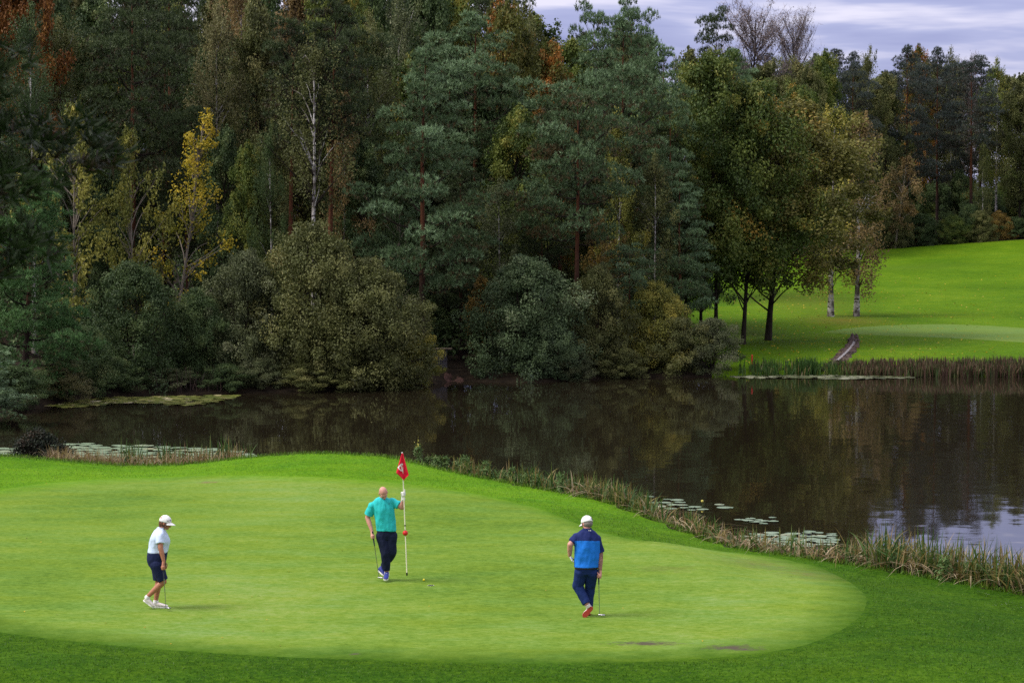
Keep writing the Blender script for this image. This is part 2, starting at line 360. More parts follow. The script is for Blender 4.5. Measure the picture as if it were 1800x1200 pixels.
# a breeze ruffles the open water to the right of the near bank; the rest lies nearly still
breeze = m.math('MULTIPLY', m.ramp(m.math('ADD', m.math('MULTIPLY', m.math('SUBTRACT', sx.outputs[0], m.math('MULTIPLY', sx.outputs[1], .12)), .080), m.math('MULTIPLY', m.math('SUBTRACT', m.noise(.35, 5, .7, m.pos((.6, 1, 1))), .5), 1.6)), [(.46, (0, 0, 0)), (.85, (1, 1, 1))]),
                m.ramp(m.math('MULTIPLY', sx.outputs[1], .01), [(.60, (1, 1, 1)), (.95, (.12, .12, .12))]))
a1 = m.n('ShaderNodeVectorMath', operation='SCALE'); m.l(nvec(1.3, 2, (.7, 1, 1)), a1.inputs[0]); a1.inputs['Scale'].default_value = .013
a2 = m.n('ShaderNodeVectorMath', operation='SCALE'); m.l(nvec(3.2, 3, (.55, 1, 1)), a2.inputs[0]); m.l(m.math('ADD', m.math('MULTIPLY', breeze, .024), .008), a2.inputs['Scale'])
ad = m.n('ShaderNodeVectorMath', operation='ADD'); m.l(a1.outputs[0], ad.inputs[0]); m.l(a2.outputs[0], ad.inputs[1])
ml = m.n('ShaderNodeVectorMath', operation='MULTIPLY'); m.l(ad.outputs[0], ml.inputs[0]); ml.inputs[1].default_value = (1, 1, 0)
a3 = m.n('ShaderNodeVectorMath', operation='ADD'); m.l(ml.outputs[0], a3.inputs[0]); a3.inputs[1].default_value = (0, 0, 1)
nn = m.n('ShaderNodeVectorMath', operation='NORMALIZE'); m.l(a3.outputs[0], nn.inputs[0])
m.principled((.0135, .0105, .006), .03, .5, nn.outputs[0], IOR=1.333)
g = Geo()
wx = np.linspace(-60, 320, 96); lo_ = near_shore(wx)-3; hi_ = np.maximum(far_shore(wx)+2, lo_+.5)
lo_[0] = hi_[0]-.5
v = np.stack([np.repeat(wx, 2), np.stack([lo_, hi_], 1).ravel(), np.zeros(192)], -1)
i = np.arange(95)*2; g.add(v, np.stack([i, i+2, i+3, i+1], -1))
tag(link('pond', g.mesh('pond', [m.m])), kind='structure')
# ------------------------------------------------------------------ plant materials
def bark(name, lo, hi, zsplit=None, hi2=None):
    m = MT(name); P = m.pos((3, 3, .7), obj=True); n = m.noise(5, 4, .65, P)
    c = m.ramp(n, [(.3, lo), (.7, hi)])
    if zsplit:
        sx = m.n('ShaderNodeSeparateXYZ'); m.l(m.n('ShaderNodeTexCoord').outputs['Object'], sx.inputs[0])
        q = m.n('ShaderNodeClamp'); m.l(m.math('MULTIPLY', m.math('SUBTRACT', sx.outputs[2], zsplit), .35), q.inputs[0])
        c = m.mix(q.outputs[0], c, m.ramp(n, [(.3, tuple(x*.6 for x in hi2)), (.7, hi2)]))
    return m.principled(c, .9, .1, m.bump(n, .6, .03))
M_bark_pine = bark('pine_bark', (.020, .014, .011), (.050, .034, .027), 3.5, (.125, .050, .026))
M_bark_brown = bark('brown_bark', (.014, .011, .008), (.042, .033, .025))
M_bark_grey = bark('grey_bark', (.11, .095, .075), (.25, .215, .17))
m = MT('birch_bark'); n = m.noise(1.0, 3, .6, m.pos((2, 2, 4.2), obj=True)); n2 = m.noise(.9, 2, .6, m.pos((1, 1, .9), obj=True))
c = m.ramp(n, [(.40, (.05, .043, .036)), (.47, (.46, .44, .41)), (.7, (.62, .60, .57))])
M_bark_birch = m.principled(m.mix(m.ramp(n2, [(.38, (1, 1, 1)), (.55, (0, 0, 0))]), c, (.10, .085, .07)), .8, .15)

LEAF = {
 'pine':      leaf_mat('pine_needles', [(0, (.052, .034, .013)), (.14, (.030, .038, .016)), (.3, (.026, .046, .016)), (.60, (.053, .087, .036)), (1, (.125, .186, .098))], .18, gain=1.95),
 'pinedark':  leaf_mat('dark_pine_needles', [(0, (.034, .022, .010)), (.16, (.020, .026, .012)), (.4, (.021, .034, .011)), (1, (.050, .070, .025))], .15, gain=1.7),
 'pinegrey':  leaf_mat('grey_pine_needles', [(0, (.050, .036, .022)), (.25, (.036, .036, .026)), (.5, (.036, .050, .040)), (1, (.080, .095, .085))], .15, gain=1.3),
 'pinegreen': leaf_mat('green_pine_needles', [(0, (.060, .040, .014)), (.15, (.034, .042, .014)), (.4, (.030, .070, .018)), (1, (.065, .130, .040))], .2, gain=1.75),
 'olive':     leaf_mat('olive_leaves', [(0, (.030, .034, .010)), (.4, (.066, .077, .022)), (.75, (.115, .120, .038)), (1, (.17, .155, .055))], gain=1.5),
 'olivebrown': leaf_mat('olive_brown_leaves', [(0, (.032, .030, .012)), (.4, (.074, .074, .027)), (.75, (.120, .114, .046)), (1, (.17, .15, .07))], gain=1.8),
 'greygreen': leaf_mat('grey_green_leaves', [(0, (.022, .028, .012)), (.4, (.048, .060, .024)), (.75, (.080, .092, .038)), (1, (.14, .145, .085))], gain=1.8),
 'bluegreen': leaf_mat('blue_green_leaves', [(0, (.020, .032, .016)), (.4, (.046, .073, .028)), (.75, (.080, .112, .048)), (1, (.15, .17, .095))], gain=1.8),
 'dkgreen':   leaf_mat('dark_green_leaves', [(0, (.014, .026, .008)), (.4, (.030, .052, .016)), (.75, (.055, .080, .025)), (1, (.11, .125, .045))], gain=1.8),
 'green':     leaf_mat('green_leaves', [(0, (.026, .044, .008)), (.4, (.060, .085, .014)), (.75, (.105, .120, .022)), (1, (.20, .175, .035))], gain=1.8),
 'oak':       leaf_mat('oak_leaves', [(0, (.014, .026, .005)), (.35, (.034, .056, .010)), (.7, (.072, .090, .016)), (.92, (.125, .120, .022)), (1, (.20, .12, .02))], gain=1.85),
 'bronze':    leaf_mat('bronze_leaves', [(0, (.030, .030, .007)), (.4, (.068, .070, .014)), (.75, (.110, .104, .024)), (1, (.18, .13, .03))], gain=1.7),
 'yellow':    leaf_mat('yellow_leaves', [(0, (.080, .105, .012)), (.35, (.18, .175, .016)), (.75, (.36, .275, .020)), (1, (.55, .36, .03))], .35, gain=1.25),
 'yellowgreen': leaf_mat('yellow_green_leaves', [(0, (.044, .054, .010)), (.4, (.098, .104, .018)), (.75, (.165, .155, .028)), (1, (.27, .225, .04))], gain=1.8),
 'autumn':    leaf_mat('autumn_leaves', [(0, (.050, .038, .010)), (.4, (.115, .082, .018)), (.75, (.19, .125, .028)), (1, (.32, .20, .05))], gain=1.8),
 'brown':     leaf_mat('brown_leaves', [(0, (.050, .034, .014)), (.4, (.112, .080, .030)), (.75, (.18, .125, .050)), (1, (.27, .20, .09))], gain=1.75),
 'rust':      leaf_mat('rust_leaves', [(0, (.055, .024, .006)), (.4, (.130, .048, .010)), (.75, (.20, .085, .016)), (1, (.28, .14, .02))], gain=1.05),
 'redgreen':  leaf_mat('turning_leaves', [(0, (.040, .052, .010)), (.45, (.095, .100, .018)), (.62, (.14, .095, .018)), (.82, (.21, .085, .016)), (1, (.28, .12, .02))], gain=1.35),
 'bramble':   leaf_mat('bramble_leaves', [(0, (.008, .012, .006)), (.6, (.018, .026, .012)), (1, (.05, .035, .02))]),
 'twig':      leaf_mat('bare_twigs', [(0, (.085, .066, .062)), (1, (.20, .155, .145))], .0, gain=1.0),
}
# ------------------------------------------------------------------ plant shapes
def leaf_cards(g, P, N, L, W, rng, mi=0, tint=None):
    """one folded diamond leaf per point"""
    n = len(P); r = rng.normal(size=(n, 3)); a = unit(np.cross(N, r)); b = np.cross(N, a)
    L = np.broadcast_to(L, (n,))[:, None]; W = np.broadcast_to(W, (n,))[:, None]
    v = np.stack([P-a*L, P-b*W+N*W*.35, P+a*L, P+b*W+N*W*.35], 1).reshape(-1, 3)
    i = np.arange(n)*4
    g.add(v, np.stack([i, i+1, i+2, i+3], -1), mi, tint)
def clumps(rng, cen, rad, per, flat=.75, droop=0.):
    n = len(cen); d = unit(rng.normal(size=(n, per, 3))); rr = rng.random((n, per, 1))**.45
    off = d*rr*rad[:, None, None]; off[..., 2] *= flat
    if droop: off[..., 2] -= droop*rng.random((n, per))**1.5*rad[:, None]*2
    P = (cen[:, None]+off).reshape(-1, 3)
    N = unit(off*.8/np.maximum(rad[:, None, None], .1) + np.array([0, 0, .45]) + rng.normal(size=off.shape)*.55).reshape(-1, 3)
    return P, N
def trunk_path(rng, h, wob, n=9, lean=0.):
    z = np.linspace(0, h, n); k = np.linspace(0, 1, n)
    return np.stack([np.cumsum(rng.normal(0, wob, n))*k + lean*h*k, np.cumsum(rng.normal(0, wob, n))*k, z], -1)
def at_h(path, z):
    return np.stack([np.interp(z, path[:, 2], path[:, 0]), np.interp(z, path[:, 2], path[:, 1]), z], -1)
def make_broad(name, seed, h, r, bf, nclump, per, leaf, prof, barkm, leafm, tr=.17, crad=.19, wob=.10, droop=0., flat=.75, limbs=26, rough=.28, stems=1, white=False):
    """trunk with limbs + crown of single leaves gathered in clumps; returns its two meshes and its size"""
    rng = np.random.default_rng(seed); g = Geo(); c = Geo(); bms = [barkm] if barkm is not M_bark_birch else [barkm, M_bark_brown]
    u = rng.random(nclump); u = np.where(rng.random(nclump) < .25, u**.6, u)
    th = rng.random(nclump)*2*np.pi; ph = rng.random(4)*6
    lump = 1+rough*(np.sin(2*th+ph[0]+u*5)+np.sin(5*th+ph[1]-u*9))/2*1.2
    rad = r*np.interp(u, *zip(*prof))*lump
    rr = rng.random(nclump)**.42
    z = h*(bf+(1-bf)*u) - .02*h
    paths = []
    for s in range(stems):
        if stems == 1: p = trunk_path(rng, h*.93, wob)
        else:
            a = s*2.4+rng.random(); k = np.linspace(0, 1, 7)[:, None]; e_ = np.array([np.cos(a)*r*.55*rng.random()**.5, np.sin(a)*r*.55*rng.random()**.5, h*(.6+.3*rng.random())])
            p = e_*np.hstack([k**1.4, k**1.4, k]) + np.array([np.cos(a)*.25, np.sin(a)*.25, 0])
        paths.append(p); t0 = tr*(1 if stems == 1 else .45)
        tube(g, p, t0*(1.0-.9*np.linspace(0, 1, len(p))**.85)+.012 + t0*.35*np.exp(-np.linspace(0, 12, len(p))), 9 if stems == 1 else 6)
    base = at_h(paths[0], np.clip(z, 0, h*.93)) if stems == 1 else np.stack([np.zeros(nclump), np.zeros(nclump), z], -1)
    cen = base + np.stack([np.cos(th)*rad*rr, np.sin(th)*rad*rr, rng.normal(0, .02*h, nclump)], -1)
    cr_ = crad*r*(.5+.9*rng.random(nclump))*np.interp(u, [0, .8, 1], [1, .95, .6])
    for k in range(min(limbs, nclump)):
        pth = paths[k % len(paths)]; zs = max(.12*h, cen[k, 2]-.55*np.linalg.norm(cen[k, :2])-.05*h) if stems == 1 else cen[k, 2]*.45
        a = at_h(pth, min(zs, pth[-1, 2]*.97)); e_ = cen[k]; q = np.linspace(0, 1, 5)[:, None]
        mid = a*(1-q)+e_*q; mid[:, 2] += .06*h*np.sin(q[:, 0]*np.pi)*(rng.random()-.2); mid += rng.normal(0, .05, mid.shape)*np.sin(q*np.pi)
        tube(g, mid, (tr*(.34 if barkm is not M_bark_birch else .19)*(1-q[:, 0]*.85)+.006)*(.6+.6*rng.random()), 5, len(bms)-1 if k % 3 else 0, cap=False)
    ns = nclump//2; k_ = rng.integers(0, nclump, ns); P, N = clumps(rng, cen, cr_, per, flat, droop)           # sprays that break the outline
    q = base[k_] + (cen[k_]-base[k_])/np.maximum(rr[k_], .8)[:, None]*(1.0+.16*rng.random(ns))[:, None]; q[:, 2] = np.minimum(q[:, 2]+rng.random(ns)*.03*h, h*.985)
    P2, N2 = clumps(rng, q, cr_[k_]*(.25+.3*rng.random(ns)), per//4, 1.2, droop); P = np.concatenate([P, P2]); N = np.concatenate([N, N2])
    ct = np.clip(rng.normal(.46, .20, nclump), .08, .9); ct = np.concatenate([np.repeat(ct, per), np.repeat(ct[k_], per//4)])
    n = len(P); leaf_cards(c, P, N, leaf*(.7+.6*rng.random(n)), leaf*.62*(.7+.6*rng.random(n)), rng, 0, np.clip(ct+rng.normal(0, .085, n), 0, 1))
    return dict(trunk=g.mesh(name+'_trunk', bms, True), crown=c.mesh(name+'_crown', [leafm]), h=h, r=r)
def make_pine(name, seed, h, r, bf, nbr, prof, leafm, tr=.19, tufts=74, blades=9, bl=.21, elev=(0., 45.), pad=.30, dead=8, barkm=None):
    rng = np.random.default_rng(seed); g = Geo(); c = Geo()
    p = trunk_path(rng, h*.985, .06, 10); tube(g, p, tr*(1-.93*np.linspace(0, 1, 10)**1.1)+.012+tr*.3*np.exp(-np.linspace(0, 14, 10)), 9)
    C, D, T = [], [], []
    def pad_at(c0, rp, n, low):
        """a cushion of needle tufts: domed above, thin and browner below"""
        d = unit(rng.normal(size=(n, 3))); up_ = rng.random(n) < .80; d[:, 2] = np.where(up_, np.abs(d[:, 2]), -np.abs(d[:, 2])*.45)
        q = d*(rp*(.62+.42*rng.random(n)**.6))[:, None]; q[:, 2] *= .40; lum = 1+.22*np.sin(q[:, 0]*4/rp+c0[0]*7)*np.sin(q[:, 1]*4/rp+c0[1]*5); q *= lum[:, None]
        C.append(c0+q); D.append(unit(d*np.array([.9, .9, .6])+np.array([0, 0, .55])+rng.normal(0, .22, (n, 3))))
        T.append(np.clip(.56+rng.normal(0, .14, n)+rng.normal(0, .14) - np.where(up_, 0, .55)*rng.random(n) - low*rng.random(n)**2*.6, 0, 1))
    for i in range(nbr):
        u = (i+rng.random()*.8)/nbr; z0 = h*(bf+(1-bf)*u*.97); az = i*2.399+rng.normal(0, .35)
        L = max(.35, r*np.interp(u, *zip(*prof))*(.70+.45*rng.random())); el = RAD(elev[0]+(elev[1]-elev[0])*u + rng.normal(0, 7))
        s = np.linspace(0, 1, 6); o = np.array([np.cos(az), np.sin(az), 0]); a0 = at_h(p, min(z0, h*.98))
        pts = a0 + o*(s*L*np.cos(el))[:, None] + np.array([0, 0, 1.])*(s*L*np.sin(el) + .16*L*s**2.2 - .10*L*np.sin(s*np.pi))[:, None]
        tube(g, pts, (tr*.26*(1-s*.88)+.008)*min(1, .4+L/r*.6), 5, 1, cap=False)
        side = np.array([-o[1], o[0], 0]); low = max(0, .5-u)
        for q, lt, k in ((1.0, 0, 1.0), (.72, .5, .85), (.70, -.5, .85), (.42, rng.normal(0, .3), .7)):
            c0 = np.array([np.interp(q, s, pts[:, m_]) for m_ in range(3)]) + side*lt*L*.55*(.7+.6*rng.random()) + np.array([0, 0, .08])
            rp = (pad*L*.9+.22)*k*(.8+.4*rng.random())
            if q < .5 and u > .75: continue
            if lt: tube(g, [pts[2], (pts[2]+c0)/2+[0, 0, .03], c0], [.016, .012, .006], 4, 1, cap=False)
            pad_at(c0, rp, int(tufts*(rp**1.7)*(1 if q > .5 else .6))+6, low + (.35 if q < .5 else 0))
    top = at_h(p, np.full(14, h*.97)) + rng.normal(0, .16, (14, 3)) + [0, 0, .1]; C.append(top); D.append(unit(rng.normal(0, .4, (14, 3))+[0, 0, 1])); T.append(np.full(14, .7))
    C = np.concatenate(C); D = np.concatenate(D); T = np.concatenate(T); n = len(C)
    d = unit(D[:, None]*1.0 + rng.normal(0, .62, (n, blades, 3))); ln = bl*(.7+.6*rng.random((n, blades, 1)))
    wv = unit(np.cross(d, rng.normal(size=d.shape)))*bl*.105
    b0 = C[:, None]+d*.01
    v = np.stack([b0-wv, b0+wv, b0+d*ln], 2).reshape(-1, 3); k = np.arange(n*blades)*3
    c.add(v, np.stack([k, k+1, k+2], -1), 0, np.clip(np.repeat(T, blades)+rng.normal(0, .06, n*blades), 0, 1))
    for i in range(dead):                                    # dead snags under the crown
        z0 = h*bf*(.45+.55*rng.random()); az = rng.random()*6.28; L = r*(.25+.35*rng.random()); s = np.linspace(0, 1, 4)
        tube(g, at_h(p, z0)+np.stack([np.cos(az)*s*L, np.sin(az)*s*L, -.12*s*L+.1*s*s*L], -1), .022*(1-s*.8), 4, 1, cap=False)
    return dict(trunk=g.mesh(name+'_trunk', [barkm or M_bark_pine, M_bark_brown], True), crown=c.mesh(name+'_crown', [leafm]), h=h, r=r)
def make_bare(name, seed, h, r):
    """nearly leafless tree: forking twigs"""
    rng = np.random.default_rng(seed); g = Geo(); c = Geo(); p = trunk_path(rng, h*.9, .09); tube(g, p, .16*(1-.93*np.linspace(0, 1, 9))+.012, 7)
    tips = []
    for i in range(74):
        u = rng.random()**.8; z0 = h*(.30+.55*u); az = i*2.4+rng.normal(0, .3); L = r*np.interp(u, [0, .3, .6, 1], [.55, 1.0, .9, .45])*(.7+.5*rng.random()); el = RAD(24+26*u); s = np.linspace(0, 1, 5)
        pts = at_h(p, z0)+np.stack([np.cos(az)*s*L*np.cos(el), np.sin(az)*s*L*np.cos(el), s*L*np.sin(el)+.16*L*s*s], -1)+rng.normal(0, .03, (5, 3))*s[:, None]
        tube(g, pts, .028*(1-s*.8), 4, cap=False)
        for j in range(11):
            q = .25+.75*rng.random(); b = np.array([np.interp(q, s, pts[:, k]) for k in range(3)]); dd = unit(np.array([np.cos(az+rng.normal(0, .9)), np.sin(az+rng.normal(0, .9)), .9+rng.random()])); l2 = L*.34*(.5+rng.random())
            e_ = b+dd*l2; tips.append(np.stack([b, b+dd*l2*.5+[0, 0, .04], e_], 0))
    for t in tips: tube(c, t, [.013, .009, .005], 3, tint=rng.random(), cap=False)
    T = np.concatenate([t[1:] for t in tips]); n = 5200
    b = T[rng.integers(0, len(T), n)]+rng.normal(0, .12, (n, 3)); d = unit(rng.normal(size=(n, 3))+[0, 0, .7])
    wv = unit(np.cross(d, rng.normal(size=d.shape)))*.011
    v = np.stack([b-wv, b+wv, b+d*.42], 1).reshape(-1, 3); k = np.arange(n)*3; c.add(v, np.stack([k, k+1, k+2], -1), 0, rng.random(n)); m_ = 900; leaf_cards(c, T[rng.integers(0, len(T), m_)]+rng.normal(0, .1, (m_, 3)), unit(rng.normal(size=(m_, 3))), .06, .04, rng, 0, .8)
    return dict(trunk=g.mesh(name+'_trunk', [M_bark_brown], True), crown=c.mesh(name+'_crown', [LEAF['twig']]), h=h, r=r)
DOME = [(0, .80), (.2, .98), (.45, .96), (.7, .78), (.88, .5), (1, .12)]
OVAL = [(0, .45), (.15, .78), (.4, 1.0), (.65, .9), (.85, .6), (1, .15)]
TALL = [(0, .5), (.2, .9), (.45, 1.0), (.7, .72), (.9, .38), (1, .08)]
SPIRE = [(0, 1.0), (.2, .95), (.4, .72), (.65, .48), (.85, .28), (1, .06)]
SCOTS = [(0, .55), (.15, .9), (.4, 1.0), (.65, .85), (.85, .55), (1, .18)]
CONIC = [(0, .85), (.15, 1.0), (.4, .85), (.65, .58), (.85, .32), (1, .10)]
UMB = [(0, .8), (.3, 1.0), (.7, .9), (1, .4)]
PROTO = {
 'shrub0': make_broad('shrub', 11, 6.5, 4.2, .0, 250, 190, .072, DOME, M_bark_brown, LEAF['olive'], .16, .21, stems=9, limbs=34, rough=.20),
 'shrub1': make_broad('shrub', 12, 6.0, 3.6, .0, 220, 180, .070, [(0, .9), (.3, 1), (.6, .85), (.85, .55), (1, .15)], M_bark_brown, LEAF['greygreen'], .16, .23, stems=8, limbs=30, rough=.26),
 'shrub2': make_broad('shrub', 13, 5.0, 3.2, .0, 150, 180, .068, DOME, M_bark_brown, LEAF['bluegreen'], .14, .25, stems=8, limbs=34, rough=.30),
 'broad0': make_broad('broad', 21, 16, 4.6, .22, 230, 165, .102, OVAL, M_bark_brown, LEAF['oak'], .22, .23, rough=.30, limbs=34),
 'broad1': make_broad('broad', 22, 14, 4.8, .20, 230, 165, .102, [(0, .7), (.2, 1), (.5, .95), (.75, .7), (1, .15)], M_bark_brown, LEAF['oak'], .22, .22, rough=.30, limbs=34),
 'broad2': make_broad('broad', 23, 18, 3.8, .22, 210, 160, .102, TALL, M_bark_brown, LEAF['green'], .20, .25, rough=.34, limbs=30),
 'birch0': make_broad('birch', 31, 17, 2.9, .34, 125, 105, .070, TALL, M_bark_birch, LEAF['olive'], .15, .24, .05, droop=.9, flat=1.1, limbs=44, rough=.34),
 'birch1': make_broad('birch', 32, 14, 2.4, .30, 110, 90, .080, SPIRE, M_bark_birch, LEAF['autumn'], .12, .26, .09, droop=.8, flat=1.1, limbs=44, rough=.34),
 'broadf': make_broad('broad', 24, 15, 4.6, .27, 240, 160, .098, [(0, .62), (.2, .95), (.5, 1.0), (.75, .75), (1, .15)], M_bark_brown, LEAF['oak'], .145, .22, wob=.14, rough=.36, limbs=40),
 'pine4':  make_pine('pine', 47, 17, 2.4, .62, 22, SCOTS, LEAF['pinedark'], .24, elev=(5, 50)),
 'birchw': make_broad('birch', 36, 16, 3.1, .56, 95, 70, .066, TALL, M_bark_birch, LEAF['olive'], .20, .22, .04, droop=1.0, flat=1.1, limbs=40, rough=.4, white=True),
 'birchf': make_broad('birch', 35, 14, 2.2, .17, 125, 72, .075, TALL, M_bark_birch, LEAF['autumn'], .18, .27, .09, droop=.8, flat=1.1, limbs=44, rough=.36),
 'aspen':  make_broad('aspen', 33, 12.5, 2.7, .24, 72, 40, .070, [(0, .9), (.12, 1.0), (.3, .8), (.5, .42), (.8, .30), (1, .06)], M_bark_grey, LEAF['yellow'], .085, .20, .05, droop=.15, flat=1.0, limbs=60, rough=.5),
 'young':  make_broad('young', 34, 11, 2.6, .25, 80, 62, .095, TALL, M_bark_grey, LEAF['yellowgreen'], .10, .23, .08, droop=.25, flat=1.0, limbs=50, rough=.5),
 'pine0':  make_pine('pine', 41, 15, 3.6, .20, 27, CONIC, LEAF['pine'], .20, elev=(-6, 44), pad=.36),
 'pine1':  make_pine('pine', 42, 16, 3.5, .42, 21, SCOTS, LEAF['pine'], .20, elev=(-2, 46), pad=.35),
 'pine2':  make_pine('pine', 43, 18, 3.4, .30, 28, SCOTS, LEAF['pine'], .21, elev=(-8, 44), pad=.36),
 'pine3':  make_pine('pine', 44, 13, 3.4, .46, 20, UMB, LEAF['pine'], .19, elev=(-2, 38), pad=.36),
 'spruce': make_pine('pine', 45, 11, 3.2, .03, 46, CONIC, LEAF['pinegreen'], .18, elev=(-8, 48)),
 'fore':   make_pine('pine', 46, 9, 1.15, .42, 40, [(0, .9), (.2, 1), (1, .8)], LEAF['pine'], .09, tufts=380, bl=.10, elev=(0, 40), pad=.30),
 'bramble': make_broad('bramble', 61, 1.3, 1.1, .0, 80, 80, .045, DOME, M_bark_brown, LEAF['oak'], .05, .30, stems=8, limbs=26, rough=.4),
 'bare':   make_bare('bare', 51, 15, 3.4),
}
KIND = {'shrub': ('willow_shrub', 'shrub'), 'broad': ('broadleaf_tree', 'tree'), 'broadf': ('broadleaf_tree', 'tree'), 'birch': ('birch_tree', 'birch'), 'birchf': ('birch_tree', 'birch'), 'birchw': ('birch_tree', 'birch'), 'aspen': ('aspen_tree', 'tree'),
        'young': ('sapling_tree', 'sapling'), 'pine': ('pine_tree', 'pine'), 'spruce': ('pine_tree', 'pine'), 'fore': ('pine_tree', 'pine'), 'bare': ('bare_tree', 'bare tree'), 'bramble': ('bramble_bush', 'bush')}
BARKS = {'pine': M_bark_pine, 'birch': M_bark_birch, 'brown': M_bark_brown, 'grey': M_bark_grey}
_rz = np.random.default_rng(99)
def plant(proto, px, d, top, width, leaf, label, group=None, lean=(0, 0), bark_=None, name=None, cat=None, sink=.05, rz=None, min_w=0):
    """stands a copy of a prototype on the ground px pixels across at d metres, reaching up to row `top`, `width` pixels wide"""
    p = PROTO[proto]; kx, _ = ray(px, 600.); x = float(kx)*d; z0 = float(max(Z(x, d), -.1)) - sink
    _, kz = ray(px, top); h = CAM_H + float(kz)*d - z0; wd = width/F*d/2
    k = ''.join(ch for ch in proto if ch.isalpha()); nm, ct = KIND[k]
    r = empty(name or nm, (x, d, z0), _rz.random()*6.28 if rz is None else rz); sxy = wd/(p['r']*1.08); sz = h/(p['h']*1.0)
    r.scale = (sxy, sxy, sz)
    if lean != (0, 0):
        r.rotation_mode = 'XYZ'; R = Matrix.Rotation(lean[0], 4, 'Y') @ Matrix.Rotation(lean[1], 4, 'X') @ Matrix.Rotation(r.rotation_euler[2], 4, 'Z'); r.rotation_euler = R.to_euler()
    t = link('trunk', p['trunk'], r); c = link('crown', p['crown'], r)
    if leaf: c.material_slots[0].link = 'OBJECT'; c.material_slots[0].material = LEAF[leaf]
    if bark_: t.material_slots[0].link = 'OBJECT'; t.material_slots[0].material = BARKS[bark_]
    tag(r, label, cat or ct, group); return r
# ------------------------------------------------------------------ trees and shrubs that single themselves out
# waterside shrubs, left to right
plant('shrub2', 135, 106.3, 575, 150, 'dkgreen', 'low dark shrub on the bank beside the leaning shore pine')
plant('shrub1', 235, 110.4, 468, 195, 'dkgreen', 'dark green willow shrub below the yellow leaning tree')
plant('shrub0', 345, 111.9, 512, 150, 'dkgreen', 'mid-height dark shrub with bare purplish stems at its foot')
plant('shrub1', 430, 112.5, 448, 170, 'greygreen', 'grey-green shrub between the yellow tree and the great olive dome')
plant('shrub0', 548, 113.1, 400, 262, 'olive', 'tallest olive willow shrub, rounded, below the white-stemmed birch')
plant('shrub0', 646, 112.4, 462, 245, 'olive', 'broad olive dome of willow sloping down to the landing')
plant('shrub2', 722, 113.5, 578, 110, 'yellowgreen', 'low yellow-green shrub at the foot of the broad sloping dome')
plant('shrub2', 450, 110.7, 630, 110, 'greygreen', 'low pale shrub touching the water under the olive dome')
plant('shrub1', 928, 118.9, 457, 215, 'bluegreen', 'great blue-green willow shrub right of the landing')
plant('shrub2', 965, 118.1, 560, 130, 'bluegreen', 'lower silvery bulge of willow in front of the blue-green shrub')
plant('shrub1', 1050, 120.5, 472, 125, 'olive', 'olive shrub beside the blue-green willow, under the orange trunk')
plant('shrub0', 1150, 122.3, 500, 150, 'yellowgreen', 'yellow-green shrub below the small flat-topped pine')
plant('shrub2', 1190, 121.1, 560, 130, 'olive', 'low olive shrub next to the end shrub by the fairway')
plant('shrub2', 1250, 121.5, 562, 120, 'greygreen', 'last grey-green shrub where the wood meets the fairway')
plant('young', 850, 120.6, 480, 90, 'autumn', 'thin sapling with scattered yellow leaves over the landing', bark_='brown')
plant('young', 725, 116.4, 515, 75, 'olive', 'small upright sapling behind the broad sloping dome, by the dark gap')
for px, d, top, wd, lf, lb in ((185, 107.8, 625, 130, 'dkgreen', 'low dark shrub dipping into the water behind the floating leaf carpet'), (300, 109.6, 648, 90, 'greygreen', 'small grey-green shrub by the purplish stems'), (395, 110.0, 640, 100, 'dkgreen', 'small dark shrub right of the purplish stems'),
                              (545, 110.6, 640, 130, 'olive', 'low olive fringe shrub dipping into the pond under the tallest dome'), (620, 111.2, 630, 130, 'olive', 'low rounded fringe shrub dipping into the pond'), (690, 112.3, 620, 110, 'olive', 'last low fringe shrub before the landing'),
                              (1010, 118.3, 620, 90, 'greygreen', 'low fringe shrub between the blue-green and olive shrubs'), (1090, 119.7, 610, 100, 'olive', 'low olive fringe shrub under the flat-topped pine')):
    plant('shrub2', px, d, top, wd, lf, lb)
# shore pines on the left
plant('shrub2', 22, 99.2, 645, 150, 'dkgreen', 'dark shrub at the foot of the broad leaning pine')
plant('shrub2', 100, 103.5, 640, 130, 'olivebrown', 'brownish low shrub right of the broad leaning pine')
plant('spruce', 42, 102.5, 292, 222, 'pinegreen', 'broad green pine leaning out over the left end of the pond', lean=(.05, .02), rz=1.0)
plant('spruce', -70, 92.0, 560, 230, 'pine', 'low blue-green pine on the shore beside the broad leaning one', rz=2.2)
# trees of the front row
plant('young', 128, 114, 168, 165, 'yellowgreen', 'olive-yellow young tree above the shore pine', bark_='grey')
plant('young', 236, 115, 215, 130, 'yellowgreen', 'thin olive-yellow sapling left of the bright yellow tree', bark_='grey', rz=.5)
plant('birch0', 478, 120.2, 215, 85, 'dkgreen', 'slender shaded birch between the slim red pine and the yellow aspen', rz=1.9)
plant('aspen', 296, 116.5, 176, 215, 'yellow', 'bright yellow aspen leaning to the right over the shrubs', lean=(.17, 0), rz=2.0)
plant('birchw', 552, 118.5, 58, 190, 'olive', 'tall birch with a shining white stem and thin hanging foliage', rz=.4)
plant('birch1', 604, 124, 150, 120, 'brown', 'purplish thin-leaved birch between white stem and big layered pine', rz=2.4)
plant('pine4', 578, 119.6, 15, 130, 'pinedark', 'tall pine with a straight red-brown trunk beside the white birch')
plant('pine4', 508, 120.5, 52, 120, 'pinedark', 'slim pine whose red trunk rises left of the white birch')
plant('pine0', 742, 118.6, 78, 232, 'pine', 'big layered blue-green pine standing beside the dark gap')
plant('pine2', 835, 131, 28, 215, 'pine', 'tall pine just behind the big layered one, seen between two pines')
plant('pine3', 1012, 121.5, 172, 205, 'pine', 'pine with a bare orange lower trunk above the blue-green willow')
plant('pine2', 1092, 130, 36, 190, 'pine', 'tall reddish-trunked pine right behind the orange-stemmed pine')
